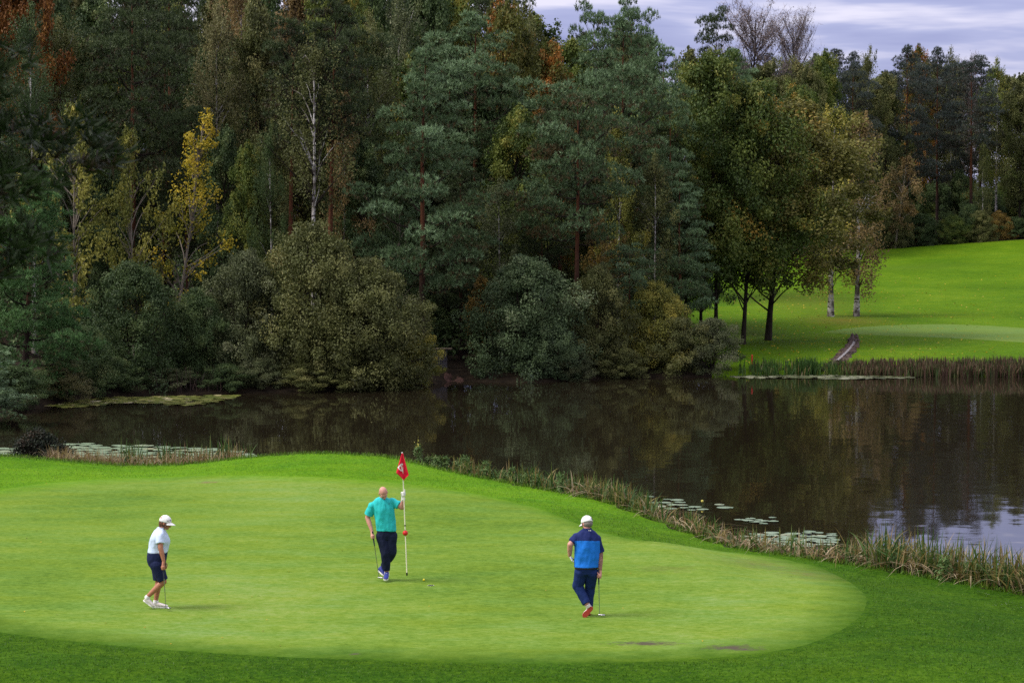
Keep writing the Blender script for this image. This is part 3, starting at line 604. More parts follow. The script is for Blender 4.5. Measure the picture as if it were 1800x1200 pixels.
plant('birch0', 1150, 127, 268, 110, 'olive', 'soft olive birch crown between the tall pine and the dark oak')
plant('pine3', 1105, 122.4, 442, 95, 'pine', 'small flat-topped young pine above the yellow-green shrub')
plant('pine0', 1195, 128, 300, 150, 'pine', 'stocky pine in front of the dark oak by the fairway')
plant('broadf', 1258, 137, 84, 235, 'oak', 'dark green oak at the corner of the wood, first trunk by the fairway')
plant('broadf', 1306, 137.5, 138, 250, 'oak', 'oak with a slightly leaning trunk, second from the wood', lean=(.05, 0), rz=3.3)
plant('broadf', 1350, 141, 170, 345, 'bronze', 'broad bronze-leaved oak standing on the fairway grass, third trunk from the wood', rz=1.2, lean=(.085, 0))
plant('birchf', 1460, 163, 172, 125, 'yellowgreen', 'yellow-green birch with a thick mottled trunk on the fairway', rz=.9)
plant('broad1', 1232, 150, 330, 130, 'dkgreen', 'dark low tree with hanging boughs behind the first fairway trunks')
plant('birchf', 1505, 163, 185, 118, 'brown', 'brown-leaved birch with a bright white trunk on the fairway', lean=(.03, 0), rz=3.0)
plant('young', 1572, 233, 268, 85, 'brown', 'leaning brown tree with a long bare bough behind the brown birch', lean=(.12, 0), bark_='grey')

# ------------------------------------------------------------------ the wood behind, row by row
def skyline(px): return np.interp(px, [-300, 0, 300, 345, 390, 600, 800, 870, 900, 940, 1000, 1060, 1110, 1160, 1210, 1260, 1330, 1420, 1480, 1540, 1600, 1640, 1700, 1760, 1800, 1900, 2100],
                                     [-95, -95, -90, -22, -90, -100, -75, -48, -22, 6, 40, 32, 26, 66, 74, 58, 84, 76, 72, 92, 72, 84, 86, 96, 125, 150, 160])
spec = [  # px, d, top offset below the skyline, width, proto, leaf, label
 (25, 126, 6, 190, 'broad0', 'rust', 'rust-orange oak at the far end of the wood, over the blurred pine'),
 (-60, 127, 60, 200, 'broad1', 'dkgreen', 'dark oak at the outermost left end of the wood'),
 (60, 119, 95, 150, 'birch0', 'dkgreen', 'shaded birch with thin pale stems in front of the rust-orange oak'),
 (110, 128, 120, 170, 'birch0', 'olive', 'multi-stemmed birch with pale twigs below the rust-orange oak'),
 (235, 124, 50, 205, 'pine2', 'pinedark', 'massive dark pine towering behind the yellow tree'),
 (170, 130, 60, 190, 'broad2', 'dkgreen', 'dark leafy tree between the rusty oak and the massive pine'),
 (385, 127, 85, 150, 'birch0', 'olivebrown', 'birch with forked pale stems above the tip of the yellow tree'),
 (455, 128, 70, 150, 'broad2', 'olive', 'olive-brown tree with soft crown left of the slim pine'),
 (440, 121, 330, 90, 'broad2', 'green', 'small fresh green tree right of the yellow one'),
 (650, 130, 110, 150, 'birch0', 'olive', 'speckled olive birch left of the big layered pine'),
 (700, 136, 70, 150, 'birch0', 'greygreen', 'grey-green birch peeping over the big layered pine'),
 (905, 128, 190, 150, 'broad2', 'green', 'yellowish-green tree in the cleft between the pines'),
 (880, 140, 20, 175, 'broad0', 'redgreen', 'tree turning red and orange on the skyline'),
 (965, 139, 35, 150, 'broad2', 'redgreen', 'smaller reddening tree beside the red and orange one'),
 (1085, 127, 160, 110, 'birch1', 'yellowgreen', 'yellow-green birch crown just above the orange-stemmed pine'),
 (950, 124.5, 330, 110, 'pine3', 'pinedark', 'shadowy low pine behind the blue-green willow'),
 (880, 123.5, 350, 120, 'birch0', 'greygreen', 'greyish thin tree above the landing'),
 (810, 125, 330, 150, 'pine0', 'pinedark', 'gloomy pine filling the dark gap over the landing'),
 (1060, 124.5, 330, 90, 'young', 'autumn', 'small golden-leaved tree beside the orange trunk'),
 (640, 124, 330, 130, 'broad2', 'dkgreen', 'dark low tree at the back of the broad sloping dome'),
 (700, 122, 380, 110, 'young', 'dkgreen', 'dull green sapling under the layered pine'),
 (395, 122, 300, 110, 'broad2', 'dkgreen', 'dark leafy tree right behind the yellow aspen'),
 (330, 124, 250, 110, 'pine1', 'pinedark', 'dim pine standing behind the yellow aspen'),
 (190, 122, 330, 120, 'broad2', 'dkgreen', 'dark tree between the two olive-yellow saplings'),
 (60, 121, 230, 150, 'birch0', 'dkgreen', 'dim birch in the shade above the shore pine'),
 (775, 132, 470, 190, 'broad1', 'dkgreen', 'dark leafy tree closing the back of the dark gap'),
 (740, 129, 520, 120, 'shrub0', 'dkgreen', 'dark bush in the dark gap behind the layered pine'),
 # second rank
 (300, 141, 30, 170, 'pine2', 'pinedark', 'dark pine top between the massive pine and pale-stemmed birch'),
 (80, 142, 20, 180, 'broad0', 'dkgreen', 'dark green oak top behind the rusty oak'),
 (380, 146, 40, 140, 'broad2', 'olive', 'olive crown behind the pale-stemmed birch'),
 (430, 143, 20, 165, 'birch0', 'brown', 'brown birch crown near the top of the wood'),
 (520, 145, 25, 185, 'birch1', 'brown', 'brownish crown behind the white birch'),
 (600, 143, 20, 165, 'broad0', 'green', 'green crown above the red-trunked pine'),
 (665, 148, 10, 170, 'broad1', 'dkgreen', 'deep green rounded crown at the top of the wood'),
 (740, 146, 30, 170, 'broad0', 'dkgreen', 'deep green crown right above the layered pine'),
 (805, 147, 15, 150, 'broad2', 'green', 'green crown left of the reddening tree'),
 (930, 150, 12, 130, 'birch0', 'olive', 'feathery olive birch on the skyline right of the red tree'),
 (1000, 146, 12, 150, 'broad2', 'green', 'green crown on the skyline before the spiky pines'),
 (1040, 150, -8, 120, 'pine1', 'pine', 'spiky pine top on the skyline, first of the two'),
 (1108, 152, -8, 130, 'pine1', 'pine', 'spiky pine top on the skyline, second of the two'),
 (1165, 146, 16, 150, 'pine2', 'pine', 'blue-green pine behind the dark oak, on the skyline'),
 (1180, 134, 110, 130, 'pine1', 'pine', 'pine with brownish underside left of the dark oak'),
 (1205, 150, -2, 130, 'broad2', 'olive', 'olive crown on the skyline above the dark oak'),
 (1258, 232, -30, 95, 'pine1', 'pinedark', 'black-looking pine against the sky left of the bare trees'),
 (1325, 234, -92, 230, 'bare', None, 'larger almost leafless tree standing up against the sky'),
 (1392, 236, -72, 150, 'bare', None, 'smaller almost leafless tree against the sky, on the right'),
 (1290, 226, 20, 125, 'pine2', 'pine', 'blue-green pine top behind the fairway oaks'),
 (1345, 228, 16, 130, 'broad0', 'olive', 'olive crown behind the fairway oaks, under the bare trees'),
 (1395, 222, 60, 120, 'broad0', 'oak', 'oak filling the gap behind the broad fairway oak'),
]
for px, d, off, wd, pr, lf, lb in spec:
    plant(pr, px, d, skyline(px)+off if not (px in (775, 740) and off > 400) else off, wd, lf, lb)
# deep rows: tops and stems that only close the gaps
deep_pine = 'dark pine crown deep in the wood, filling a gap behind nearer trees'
r_ = np.random.default_rng(5)
k = 0
for d, off, x0, x1, st in ((133, 150, -120, 1190, 84), (155, 25, -180, 1180, 80), (176, 4, -150, 1150, 84)):
    for px in np.arange(x0, x1, st):
        p_ = px+r_.normal(0, 14)
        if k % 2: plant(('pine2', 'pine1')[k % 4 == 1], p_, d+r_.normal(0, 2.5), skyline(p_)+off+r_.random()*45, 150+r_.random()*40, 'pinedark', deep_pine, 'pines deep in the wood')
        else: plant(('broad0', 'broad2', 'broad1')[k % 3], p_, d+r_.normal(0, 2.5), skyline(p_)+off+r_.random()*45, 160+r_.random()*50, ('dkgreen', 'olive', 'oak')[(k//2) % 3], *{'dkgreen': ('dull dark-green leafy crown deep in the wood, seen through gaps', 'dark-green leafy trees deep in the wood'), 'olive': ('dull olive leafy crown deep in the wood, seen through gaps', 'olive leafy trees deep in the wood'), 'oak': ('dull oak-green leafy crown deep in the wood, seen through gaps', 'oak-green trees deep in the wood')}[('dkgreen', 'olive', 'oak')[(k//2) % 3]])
        k += 1
# the far wood on the hill beyond the fairway
far = [
 (1405, 226, 20, 110, 'broad0', 'olive', 'olive tree at the inner end of the hilltop wood'),
 (1450, 228, 4, 95, 'broad2', 'green', 'green round-topped tree at the hilltop, above the yellow birch'),
 (1495, 234, 18, 85, 'pine2', 'pinegrey', 'greyish pine at the hilltop, right of the round-topped tree'),
 (1525, 240, -8, 80, 'birch0', 'olive', 'feathery olive birch on the hilltop skyline'),
 (1555, 236, 30, 85, 'broad2', 'olive', 'dull olive tree just behind the brown birch'),
 (1592, 238, 8, 105, 'pine2', 'pinegrey', 'large grey-green pine at the centre of the hilltop wood'),
 (1612, 252, -6, 75, 'broad2', 'redgreen', 'reddish-tipped tree behind the large grey-green pine'),
 (1645, 243, 2, 95, 'pine2', 'pinegrey', 'dark tall pine next to the large grey-green one'),
 (1668, 252, -4, 70, 'birch0', 'olive', 'olive birch poking out between hilltop pines'),
 (1705, 239, 24, 120, 'pine1', 'pinegrey', 'grey pine with a visible red trunk on the hilltop'),
 (1700, 258, 0, 60, 'bare', None, 'bare twiggy top on the skyline behind the red-trunked pine'),
 (1748, 244, 6, 90, 'birch0', 'green', 'airy green birch on the hilltop skyline near the open sky'),
 (1790, 240, 4, 95, 'broad2', 'olive', 'olive tree where the hilltop skyline steps down'),
 (1835, 238, 8, 110, 'birch0', 'olive', 'olive birch at the outer end of the hilltop wood'),
 (1900, 236, 0, 130, 'pine2', 'pinegrey', 'grey pine beyond the outer end of the hilltop wood'),
 (1725, 236, 160, 40, 'birch1', 'olive', 'slender white-stemmed birch beside the red-trunked pine'),
 (1975, 238, 0, 140, 'broad0', 'olive', 'last broad tree of the hilltop wood'),
]
for px, d, off, wd, pr, lf, lb in far: plant(pr, px, d, skyline(px)+off, wd, lf, lb)
for q, px in enumerate(np.arange(1300, 1980, 42)):
    plant(('broad2', 'pine2', 'broad0')[q % 3], px, 262+r_.normal(0, 4), skyline(px)+12+r_.random()*22, 125, ('dkgreen', 'pinegrey', 'olive')[q % 3], ('dim dark-green leafy tree', 'dim greyish pine', 'dim olive leafy tree')[q % 3]+' at the very back of the hilltop wood', ('dark-green trees', 'greyish pines', 'olive trees')[q % 3]+' in the back row of the hilltop wood')
for q, px in enumerate(np.arange(1280, 1960, 26)):
    plant(('shrub1', 'shrub0')[q % 2], px+r_.normal(0, 8), 246+r_.random()*8, 285+r_.random()*60, 85, ('dkgreen', 'oak', 'dkgreen')[q % 3], 'leafy understorey between the trunks of the hilltop wood', 'understorey of the hilltop wood')
for q, px in enumerate(np.arange(1535, 1930, 31)):
    plant(('shrub1', 'shrub0', 'shrub2')[q % 3], px+r_.normal(0, 7), 234.5+r_.random()*2 - max(0, (1600-px))*.03, 352+r_.random()*34, 58+r_.random()*22, ('dkgreen', 'olive', 'autumn', 'dkgreen', 'oak')[q % 5],
          'dark bush along the top edge of the fairway, under the hilltop wood', 'bushes along the top of the fairway')
# undergrowth on the forest floor
g = Geo(); n = 900
ux = r_.uniform(-200, 1400, n); ud = r_.uniform(117, 178, n); X = (ux-900)/F*ud
ok = (ud > far_shore(X)+2.5) & ~((X > np.interp(ud, [118, 141, 165, 200], [8.5, 9.5, 11.5, 17])))
gap = (ux > 735) & (ux < 835) & (ud < 123); ok &= ~gap
X, ud = X[ok], ud[ok]; cen = np.stack([X, ud, Z(X, ud)+.5+r_.random(len(X))*1.9], -1)
P, N = clumps(r_, cen, .9+.9*r_.random(len(X)), 70, 1.1)
leaf_cards(g, P, N, .10+.08*r_.random(len(P)), .07, r_, 0, np.clip(r_.normal(.38, .22, len(P)), 0, 1))
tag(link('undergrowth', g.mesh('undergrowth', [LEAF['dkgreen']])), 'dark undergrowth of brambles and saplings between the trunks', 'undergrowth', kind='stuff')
# ------------------------------------------------------------------ reeds, water lilies, bank plants
rb = np.random.default_rng(77)
M_reed = leaf_mat('reed_blades', [(0, (.022, .055, .012)), (.30, (.050, .115, .020)), (.48, (.095, .130, .028)), (.60, (.16, .135, .030)), (.74, (.25, .19, .070)), (.86, (.16, .100, .045)), (1, (.40, .33, .20))], .3)
M_stem = leaf_mat('bare_stems', [(0, (.02, .016, .012)), (1, (.085, .055, .045))], 0)
M_reed_red = leaf_mat('withered_sedge', [(0, (.030, .055, .014)), (.30, (.055, .080, .022)), (.50, (.070, .048, .026)), (.75, (.088, .046, .032)), (1, (.20, .15, .085))], .2)
def blades(g, P, h, w_, lean, rng, tint, droop=.5, seg=5):
    n = len(P); az = rng.random(n)*2*np.pi; o = np.stack([np.cos(az), np.sin(az), 0*az], -1); t = np.linspace(0, 1, seg+1)
    s = np.stack([-np.sin(az), np.cos(az), 0*az], -1); tw = rng.normal(0, .7, n)[:, None]; s = unit(s*np.cos(tw)+o*np.sin(tw))
    h = h[:, None]; le = lean[:, None]; dr = droop if np.ndim(droop) == 0 else droop[:, None]
    hor = h*le*(t[None]**1.6); ver = h*(t[None] - dr*le*t[None]**2.6)
    c = P[:, None]+o[:, None]*hor[..., None]+np.array([0, 0, 1.])*ver[..., None]
    wd = w_[:, None]*np.interp(t, [0, .3, .75, 1], [.8, 1, .65, .05])[None]
    v = np.stack([c-s[:, None]*wd[..., None], c+s[:, None]*wd[..., None]], 2).reshape(-1, 3)
    i = (np.arange(n)[:, None]*(seg+1)+np.arange(seg)[None])*2; i = i.ravel()
    g.add(v, np.stack([i, i+1, i+3, i+2], -1), 0, np.repeat(tint, seg))
def bank_pts(px0, px1, n, t0, t1, rng, clump=0):
    x0 = (px0-900)/F*np.interp(px0, [0, 900, 1800], [70, 64, 50]); x1 = (px1-900)/F*np.interp(px1, [0, 900, 1800], [70, 64, 50])
    if clump:
        cx = rng.uniform(x0, x1, clump); ct = rng.uniform(t0, t1, clump); k = rng.integers(0, clump, n); x = cx[k]+rng.normal(0, .16, n); t = np.clip(ct[k]+rng.normal(0, .05, n), t0, t1)
    else: x = rng.uniform(x0, x1, n); t = rng.uniform(t0, t1, n)
    y = lawn_edge(x)+.15+t*(near_shore(x)-lawn_edge(x)); return np.stack([x, y, np.maximum(Z(x, y), -.25)-.03], -1)
def tints(n, rng, a, b, odd=.2): return np.clip(np.where(rng.random(n) < odd, rng.random(n), rng.uniform(a, b, n)), 0, 1)
# tall reeds at the right-hand shore
g = Geo()
for px0, px1, n, hh, a, b, cl in ((1385, 1900, 700, .55, .2, .9, 40), (1470, 1780, 2700, .92, .0, .70, 130), (1700, 1900, 1300, .62, .2, .9, 70), (1385, 1900, 2000, .5, .05, .75, 0), (1040, 1300, 1900, .56, .0, .78, 110), (1240, 1480, 420, .62, .0, .6, 16), (1200, 1480, 700, .42, .2, .9, 50), (900, 1130, 2000, .66, .0, .66, 90), (740, 1000, 1000, .48, .05, .70, 60)):
    P = bank_pts(px0, px1, n, .02, .95, rb, cl); n = len(P)
    blades(g, P, hh*(.55+.75*rb.random(n)), .012+.010*rb.random(n), np.abs(rb.normal(.42, .38, n)), rb, tints(n, rb, a, b), .55)
P = bank_pts(1000, 1900, 1800, 0, .8, rb); n = len(P)                    # collapsed old leaves, lying in arcs
blades(g, P, .45+.4*rb.random(n), .010+.006*rb.random(n), .9+.6*rb.random(n), rb, rb.uniform(.62, 1, n), .62)
tag(link('reed_bed', g.mesh('reed_bed', [M_reed])), 'green and straw-coloured reeds along the near bank right of the green', 'reeds', kind='stuff')
g = Geo(); P = bank_pts(215, 420, 420, .15, .75, rb, 16); n = len(P)
blades(g, P, .85*(.5+.6*rb.random(n)), .014+.008*rb.random(n), np.abs(rb.normal(.15, .15, n)), rb, tints(n, rb, .02, .5), .5)
P = bank_pts(110, 420, 1600, .05, .4, rb); n = len(P)
blades(g, P, .28+.3*rb.random(n), .008+.005*rb.random(n), np.abs(rb.normal(.5, .4, n)), rb, rb.uniform(.6, 1, n), .5)
tag(link('reed_bed', g.mesh('reed_bed', [M_reed])), 'green reeds and dry tan grass in front of the large lily patch', 'reeds', kind='stuff')
def far_pts(px0, px1, n, a, b, rng, clump=0):
    if clump: c_ = rng.uniform(px0, px1, clump); px = c_[rng.integers(0, clump, n)]+rng.normal(0, 4, n)
    else: px = rng.uniform(px0, px1, n)
    x = (px-900)/F*121; y = far_shore(x)+rng.uniform(a, b, n); return np.stack([x, y, np.maximum(Z(x, y), -.2)-.02], -1)
g = Geo()
P = np.concatenate([far_pts(1500, 1960, 3400, -.5, 1.4, rb, 150), far_pts(1480, 1960, 3000, -.4, 1.3, rb)]); n = len(P); blades(g, P, (.50+.34*rb.random(n))*np.interp(P[:, 0], [16, 20, 27], [.65, .95, 1.05]), .022+.014*rb.random(n), np.abs(rb.normal(.12, .14, n)), rb, tints(n, rb, .08, .90, .25), .4, 3)
tag(link('sedge_bed', g.mesh('sedge_bed', [M_reed_red])), 'reddish-brown withered sedge along the far shore below the fairway', 'sedge', kind='stuff')
g = Geo()
P = far_pts(1300, 1500, 1100, -.5, 1.2, rb, 60); n = len(P); blades(g, P, .3+.45*rb.random(n), .018+.012*rb.random(n), np.abs(rb.normal(.12, .15, n)), rb, tints(n, rb, .02, .45, .15), .4, 3)
P = far_pts(1410, 1440, 260, -.3, .6, rb, 5); n = len(P); blades(g, P, .6+.4*rb.random(n), .02+.01*rb.random(n), np.abs(rb.normal(.2, .1, n)), rb, rb.uniform(0, .3, n), .4, 3)
tag(link('reed_bed', g.mesh('reed_bed', [M_reed])), 'thin bright green reeds on the far shore before the fairway oaks', 'reeds', kind='stuff')
g = Geo(); px = rb.uniform(285, 425, 260); x = (px-900)/F*110.5; y = far_shore(x)+rb.uniform(.0, 1.4, 260)
P = np.stack([x, y, np.full(260, -.1)], -1); blades(g, P, .4+1.1*rb.random(260), .010+.008*rb.random(260), np.abs(rb.normal(.3, .2, 260)), rb, rb.uniform(0, .8, 260), .3, 3)
tag(link('stem_thicket', g.mesh('stem_thicket', [M_stem])), 'purplish bare stems at the waterline below the dark shrubs', 'stems', kind='stuff')

# lily pads: notched discs lying on the water
def lily_mat(name, lo, hi):
    m = MT(name); r = m.n('ShaderNodeObjectInfo').outputs['Random']; n = m.noise(9, 3, .6, m.pos())
    c = m.ramp(m.math('ADD', m.math('MULTIPLY', r, .7), m.math('MULTIPLY', n, .3)), [(0, lo), (.7, hi), (1, (.20, .17, .06))]); return m.principled(c, .42, .5)
M_pad = lily_mat('lily_pad_green', (.10, .16, .075), (.19, .26, .15))
M_flower = plain('yellow_petal', (.55, .50, .10))
def pad_mesh(seed):
    rng = np.random.default_rng(seed); n = 20; a = np.linspace(.16, 2*np.pi-.16, n); r = 1+.05*np.sin(3*a+rng.random()*6)+.03*rng.normal(size=n); g = Geo()
    ring = np.stack([r*np.cos(a), r*np.sin(a), .03*np.sin(2*a+rng.random()*6)+.02], -1); inn = ring*[.55, .55, .4]; ctr = [[.05, 0, .012]]
    v = np.vstack([ring, inn, ctr]); i = np.arange(n-1)
    g.add(v, np.stack([i, i+1, n+i+1, n+i], -1)); g.add(np.vstack([inn, ctr]), np.stack([i, i+1, np.full(n-1, n)], -1)); return g.mesh('lily_pad', [M_pad], True)
PADS = [pad_mesh(s) for s in range(4)]
def lily_patch(label, spots, zoff=.0):
    c = np.mean(spots, 0); root = tag(empty('water_lily', (c[0], c[1], 0)), label, 'water lily', 'water lily patches on the pond')
    for q, (x, y, r) in enumerate(spots):
        o = link('lily_pad', PADS[q % 4], root); o.location = (x-c[0], y-c[1], .006+.004*(q % 9)+zoff); o.scale = (r, r, .5*r); o.rotation_euler = (rb.normal(0, .012), rb.normal(0, .012), rb.random()*6.28)
    return root
def wat(px, py): kx, kz = ray(px, py); y = -CAM_H/kz; return kx*y, y
def scatter(poly, n, rng, rmin, rmax, sep=.75):
    """pads strewn inside a pixel outline on the water, without much overlap"""
    px, py = np.array(poly, float).T; x, y = wat(px, py); out_ = []
    tries = 0
    while len(out_) < n and tries < n*60:
        tries += 1; qx = rng.uniform(x.min(), x.max()); qy = rng.uniform(y.min(), y.max()); ins = False; j = len(x)-1
        for i in range(len(x)):
            if (y[i] > qy) != (y[j] > qy) and qx < (x[j]-x[i])*(qy-y[i])/(y[j]-y[i]+1e-9)+x[i]: ins = not ins
            j = i
        r = rng.uniform(rmin, rmax)
        if ins and all((qx-a)**2+(qy-b)**2 > (sep*(r+c_))**2 for a, b, c_ in out_): out_.append((qx, qy, r))
    return out_
def at_px(l, r=.17): return [(*map(float, wat(px, py)), wpx*1.12/2/F*float(wat(px, py)[1])) for px, py, wpx in l]
lily_patch('water lily pads just beyond the reeds at the bend of the bank', at_px([(1142, 872.5, 15), (1173, 877.5, 14), (1190, 879, 22), (1170, 884, 20), (1195, 883.5, 18), (1183, 888, 22), (1200, 889, 18), (1222, 892.5, 22), (1203, 894, 16), (1235, 895, 20), (1160, 890, 20), (1178, 894, 22), (1148, 884, 18), (1215, 897, 14)]))
lily_patch('pair of water lily pads alone on the dark water', at_px([(1264, 886.6, 16), (1275, 892.2, 27)]))
lily_patch('small raft of about ten water lily pads in open water', at_px([(1299, 913, 16), (1312, 914, 16), (1319, 911.5, 16), (1330, 917.5, 22), (1334, 914.5, 14), (1345, 916.5, 14), (1358, 910.8, 13), (1360, 917.5, 16), (1315, 916.5, 18), (1342, 919.8, 14)]))
lily_patch('larger raft of pale water lily pads close to the reeds', scatter([(1296, 945), (1330, 938), (1390, 938), (1425, 934), (1462, 938), (1466, 950), (1460, 960), (1400, 962), (1340, 958)], 50, rb, .12, .21, .76))
lily_patch('wide patch of water lily pads behind the left reeds', scatter([(95, 783), (150, 780), (215, 783), (300, 786), (390, 789), (425, 795), (450, 803), (380, 812), (250, 814), (150, 804), (85, 800)], 165, rb, .20, .40, .84))
lily_patch('few water lily pads at the left end of the near shore', scatter([(-20, 800), (0, 788), (30, 790), (40, 800)], 16, rb, .18, .34, .7))
fx, fy = map(float, wat(1234.5, 889)); fl = tag(empty('lily_flower', (fx, fy, 0)), 'yellow water lily bud above its pads', 'flower')
g = Geo(); tube(g, [(0, 0, -.1), (.01, 0, .06), (0, 0, .10)], .006, 5); link('stem', g.mesh('stem', [LEAF['green']]), fl)
g = Geo(); tube(g, [(0, 0, .10), (0, 0, .12), (0, 0, .15), (0, 0, .17)], [.012, .035, .038, .02], 8); link('petals', g.mesh('petals', [M_flower], True), fl)
def pad_carpet(name, label, poly, n, mats, rng, r0, r1):
    px, py = np.array(poly, float).T; s = scatter(poly, n, rng, r0, r1, .42); g = Geo(); a = np.arange(7)*2*np.pi/7
    for q, (x, y, r) in enumerate(s):
        t = rng.normal(0, .05, 2); v = np.stack([x+r*np.cos(a), y+r*np.sin(a), .012+.02*rng.random()+t[0]*r*np.cos(a)+t[1]*r*np.sin(a)], -1); v[:, 2] = np.maximum(v[:, 2], .004); g.add(v, [list(range(7))], 0, [rng.random()])
    tag(link(name, g.mesh(name, mats)), label, 'water plants', kind='stuff')
M_carp = leaf_mat('floating_leaves', [(0, (.055, .075, .014)), (.5, (.115, .130, .026)), (.85, (.17, .165, .05)), (1, (.40, .36, .22))], 0, .4)
M_carp2 = leaf_mat('pale_floating_leaves', [(0, (.050, .070, .020)), (.5, (.11, .125, .06)), (1, (.22, .23, .15))], 0, .35)
pad_carpet('floating_leaf_carpet', 'yellow-green carpet of floating leaves under the left shrubs', [(60, 712), (110, 703), (200, 699), (300, 697), (420, 695), (400, 701), (375, 707), (330, 713), (270, 709), (210, 709), (120, 717)], 520, [M_carp], rb, .16, .34)
pad_carpet('floating_leaf_carpet', 'pale carpet of floating leaves before the far reeds', [(1285, 661), (1330, 656), (1400, 655.5), (1480, 654), (1560, 655), (1640, 660), (1600, 664.5), (1500, 666.5), (1400, 665), (1300, 664)], 620, [M_carp2], rb, .16, .36)

# weeds, bramble, flowers and fallen leaves
def weed_proto(seed, h, fl=False):
    rng = np.random.default_rng(seed); s = Geo(); c = Geo(); z = np.linspace(0, h, 6); p = np.stack([np.cumsum(rng.normal(0, .02, 6)), np.cumsum(rng.normal(0, .02, 6)), z], -1); tube(s, p, .008*(1-z/h*.6), 5)
    for b in range(7):
        a = rng.random()*6.28; z0 = h*rng.uniform(.15, .7); q = np.linspace(0, 1, 4); tube(s, at_h(p, z0)+np.stack([np.cos(a)*q*.22, np.sin(a)*q*.22, q*.26], -1), .005, 4)
    n = 150; t = rng.random(n)**.8; a = rng.random(n)*6.28; rr = .05+.26*rng.random(n)*(1-t*.7)
    P = at_h(p, h*t)+np.stack([np.cos(a)*rr, np.sin(a)*rr, rng.normal(0, .03, n)], -1); N = unit(np.stack([np.cos(a)*.6, np.sin(a)*.6, .8+0*a], -1)+rng.normal(0, .35, (n, 3)))
    leaf_cards(c, P, N, .055+.03*rng.random(n), .022, rng, 0, np.clip(rng.normal(.55, .2, n), 0, 1))
    f = None
    if fl: f = Geo(); n = 60; P = p[-1]+rng.normal(0, 1, (n, 3))*[.035, .035, .11]; leaf_cards(f, P, unit(rng.normal(size=(n, 3))), .018, .014, rng); f = f.mesh('blossom', [M_flower])
    return s.mesh('weed_stem', [LEAF['green']], True), c.mesh('weed_leaves', [LEAF['weed']]), f
LEAF['weed'] = leaf_mat('weed_leaves', [(0, (.030, .065, .014)), (.5, (.075, .145, .032)), (1, (.17, .24, .08))])
WP = [weed_proto(1, .42), weed_proto(2, .55), weed_proto(3, .74, True)]
for px, k_, lb in ((735, 2, 'tall yellow-flowered weed just right of the flag'), (752, 0, None), (768, 0, None), (785, 1, None), (802, 0, None), (818, 1, None), (829, 0, None), (843, 1, 'tall bushy weed standing above the lower weeds'), (856, 1, None), (868, 0, None), (884, 0, None), (900, 1, None), (925, 0, None), (945, 0, None), (1660, 1, 'green leafy weed among the reeds on the right'), (985, 1, 'fresh green tuft among straw-coloured reeds')):
    x, y, z = hit(px, float(np.interp(px, [690, 760, 870, 965, 1070, 1280, 1425, 1525, 1650, 1800], [803, 822, 845, 862, 882, 962, 982, 997, 1017, 1045]))-1)
    y = float(lawn_edge(x[0]))+.5+rb.random()*.9; x = float(ray(px, 800)[0])*y
    r = empty('leafy_weed', (x, y, float(Z(x, y))-.02), rb.random()*6.28); tag(r, lb or 'leafy green weed at the lawn edge between flag and reeds', 'weed', 'weeds along the lawn edge')
    s = .62+.3*rb.random(); r.scale = (s, s, s*1.08); link('stem', WP[k_][0], r); link('leaves', WP[k_][1], r)
    if WP[k_][2]: link('blossom', WP[k_][2], r)
plant('bramble', 62, 69.5, 758, 115, 'bramble', 'dark bramble bush at the left end of the near shore', rz=.4)
plant('bramble', 104, 68.8, 784, 60, 'bramble', 'low brownish bramble beside the dark bush on the near shore', rz=2)
plant('bramble', 152, 68.6, 801, 40, 'brown', 'small dry bush at the edge of the tan grass', rz=1)
# coarse grass of the lawn: short blades standing up from the mown collar and bank edge
M_blade = leaf_mat('grass_blades', [(0, (.014, .048, .002)), (.4, (.034, .092, .004)), (.62, (.070, .155, .006)), (1, (.135, .240, .014))], .25)
g = Geo(); n = 150000; px = rb.uniform(-60, 1860, n); d = rb.uniform(33.2, 68, n)**1.0; x = (px-900)/F*d; keep = (d < lawn_edge(x)+.7) & ~in_green(x, d) & (rb.random(n) < np.interp(d, [33, 45, 68], [1, .8, .8])); x, d = x[keep], d[keep]; n = len(x)
P = np.stack([x, d, Z(x, d)-.004], -1); az = rb.random(n)*6.28; s = np.stack([np.cos(az), np.sin(az), 0*az], -1)*.006
hgt = .022+.030*rb.random(n)*np.clip(.6+.5*bumps(x, d, .8, 9), .2, 1.4); tip = P+np.stack([rb.normal(0, .018, n), rb.normal(0, .018, n), hgt], -1)
v = np.stack([P-s, P+s, tip], 1).reshape(-1, 3); i = np.arange(n)*3; g.add(v, np.stack([i, i+1, i+2], -1), 0, np.clip(rb.normal(.40, .18, n)+.12*bumps(x, d, .5, 4)+.40*smooth((d-46)/14), 0, 1))  # blade tint brightens with distance, matching the lawn's painted vignette shade
P = np.concatenate([bank_pts(-60, 1900, 9000, -.06, .12, rb)]); n = len(P); blades(g, P, .07+.10*rb.random(n), .005+.003*rb.random(n), np.abs(rb.normal(.4, .3, n)), rb, rb.uniform(.3, 1, n), .5, 3)
tag(link('lawn_grass', g.mesh('lawn_grass', [M_blade])), 'longer mown grass of the collar around the green', 'grass', kind='stuff')
M_daisy = plain('daisy_white', (.8, .8, .76)); g = Geo(); a = np.arange(6)*np.pi/3
for px, py in [(1738+rb.normal(0, 22), 1046+rb.normal(0, 5)) for _ in range(60)]+[(1765+rb.normal(0, 16), 1064+rb.normal(0, 4)) for _ in range(40)]+[(1790+rb.normal(0, 12), 1072+rb.normal(0, 4)) for _ in range(30)]+[(rb.uniform(850, 1010), None) for _ in range(60)]:
    if py is None: py = np.interp(px, [760, 870, 965, 1070], [822, 845, 862, 882])+3+abs(rb.normal(0, 3))
    x, y, z = hit(px, py); r = .018+.012*rb.random(); g.add(np.stack([x[0]+r*np.cos(a), y[0]+r*np.sin(a), z[0]+.045+.3*r*np.sin(a)*-1], -1), [list(range(6))])
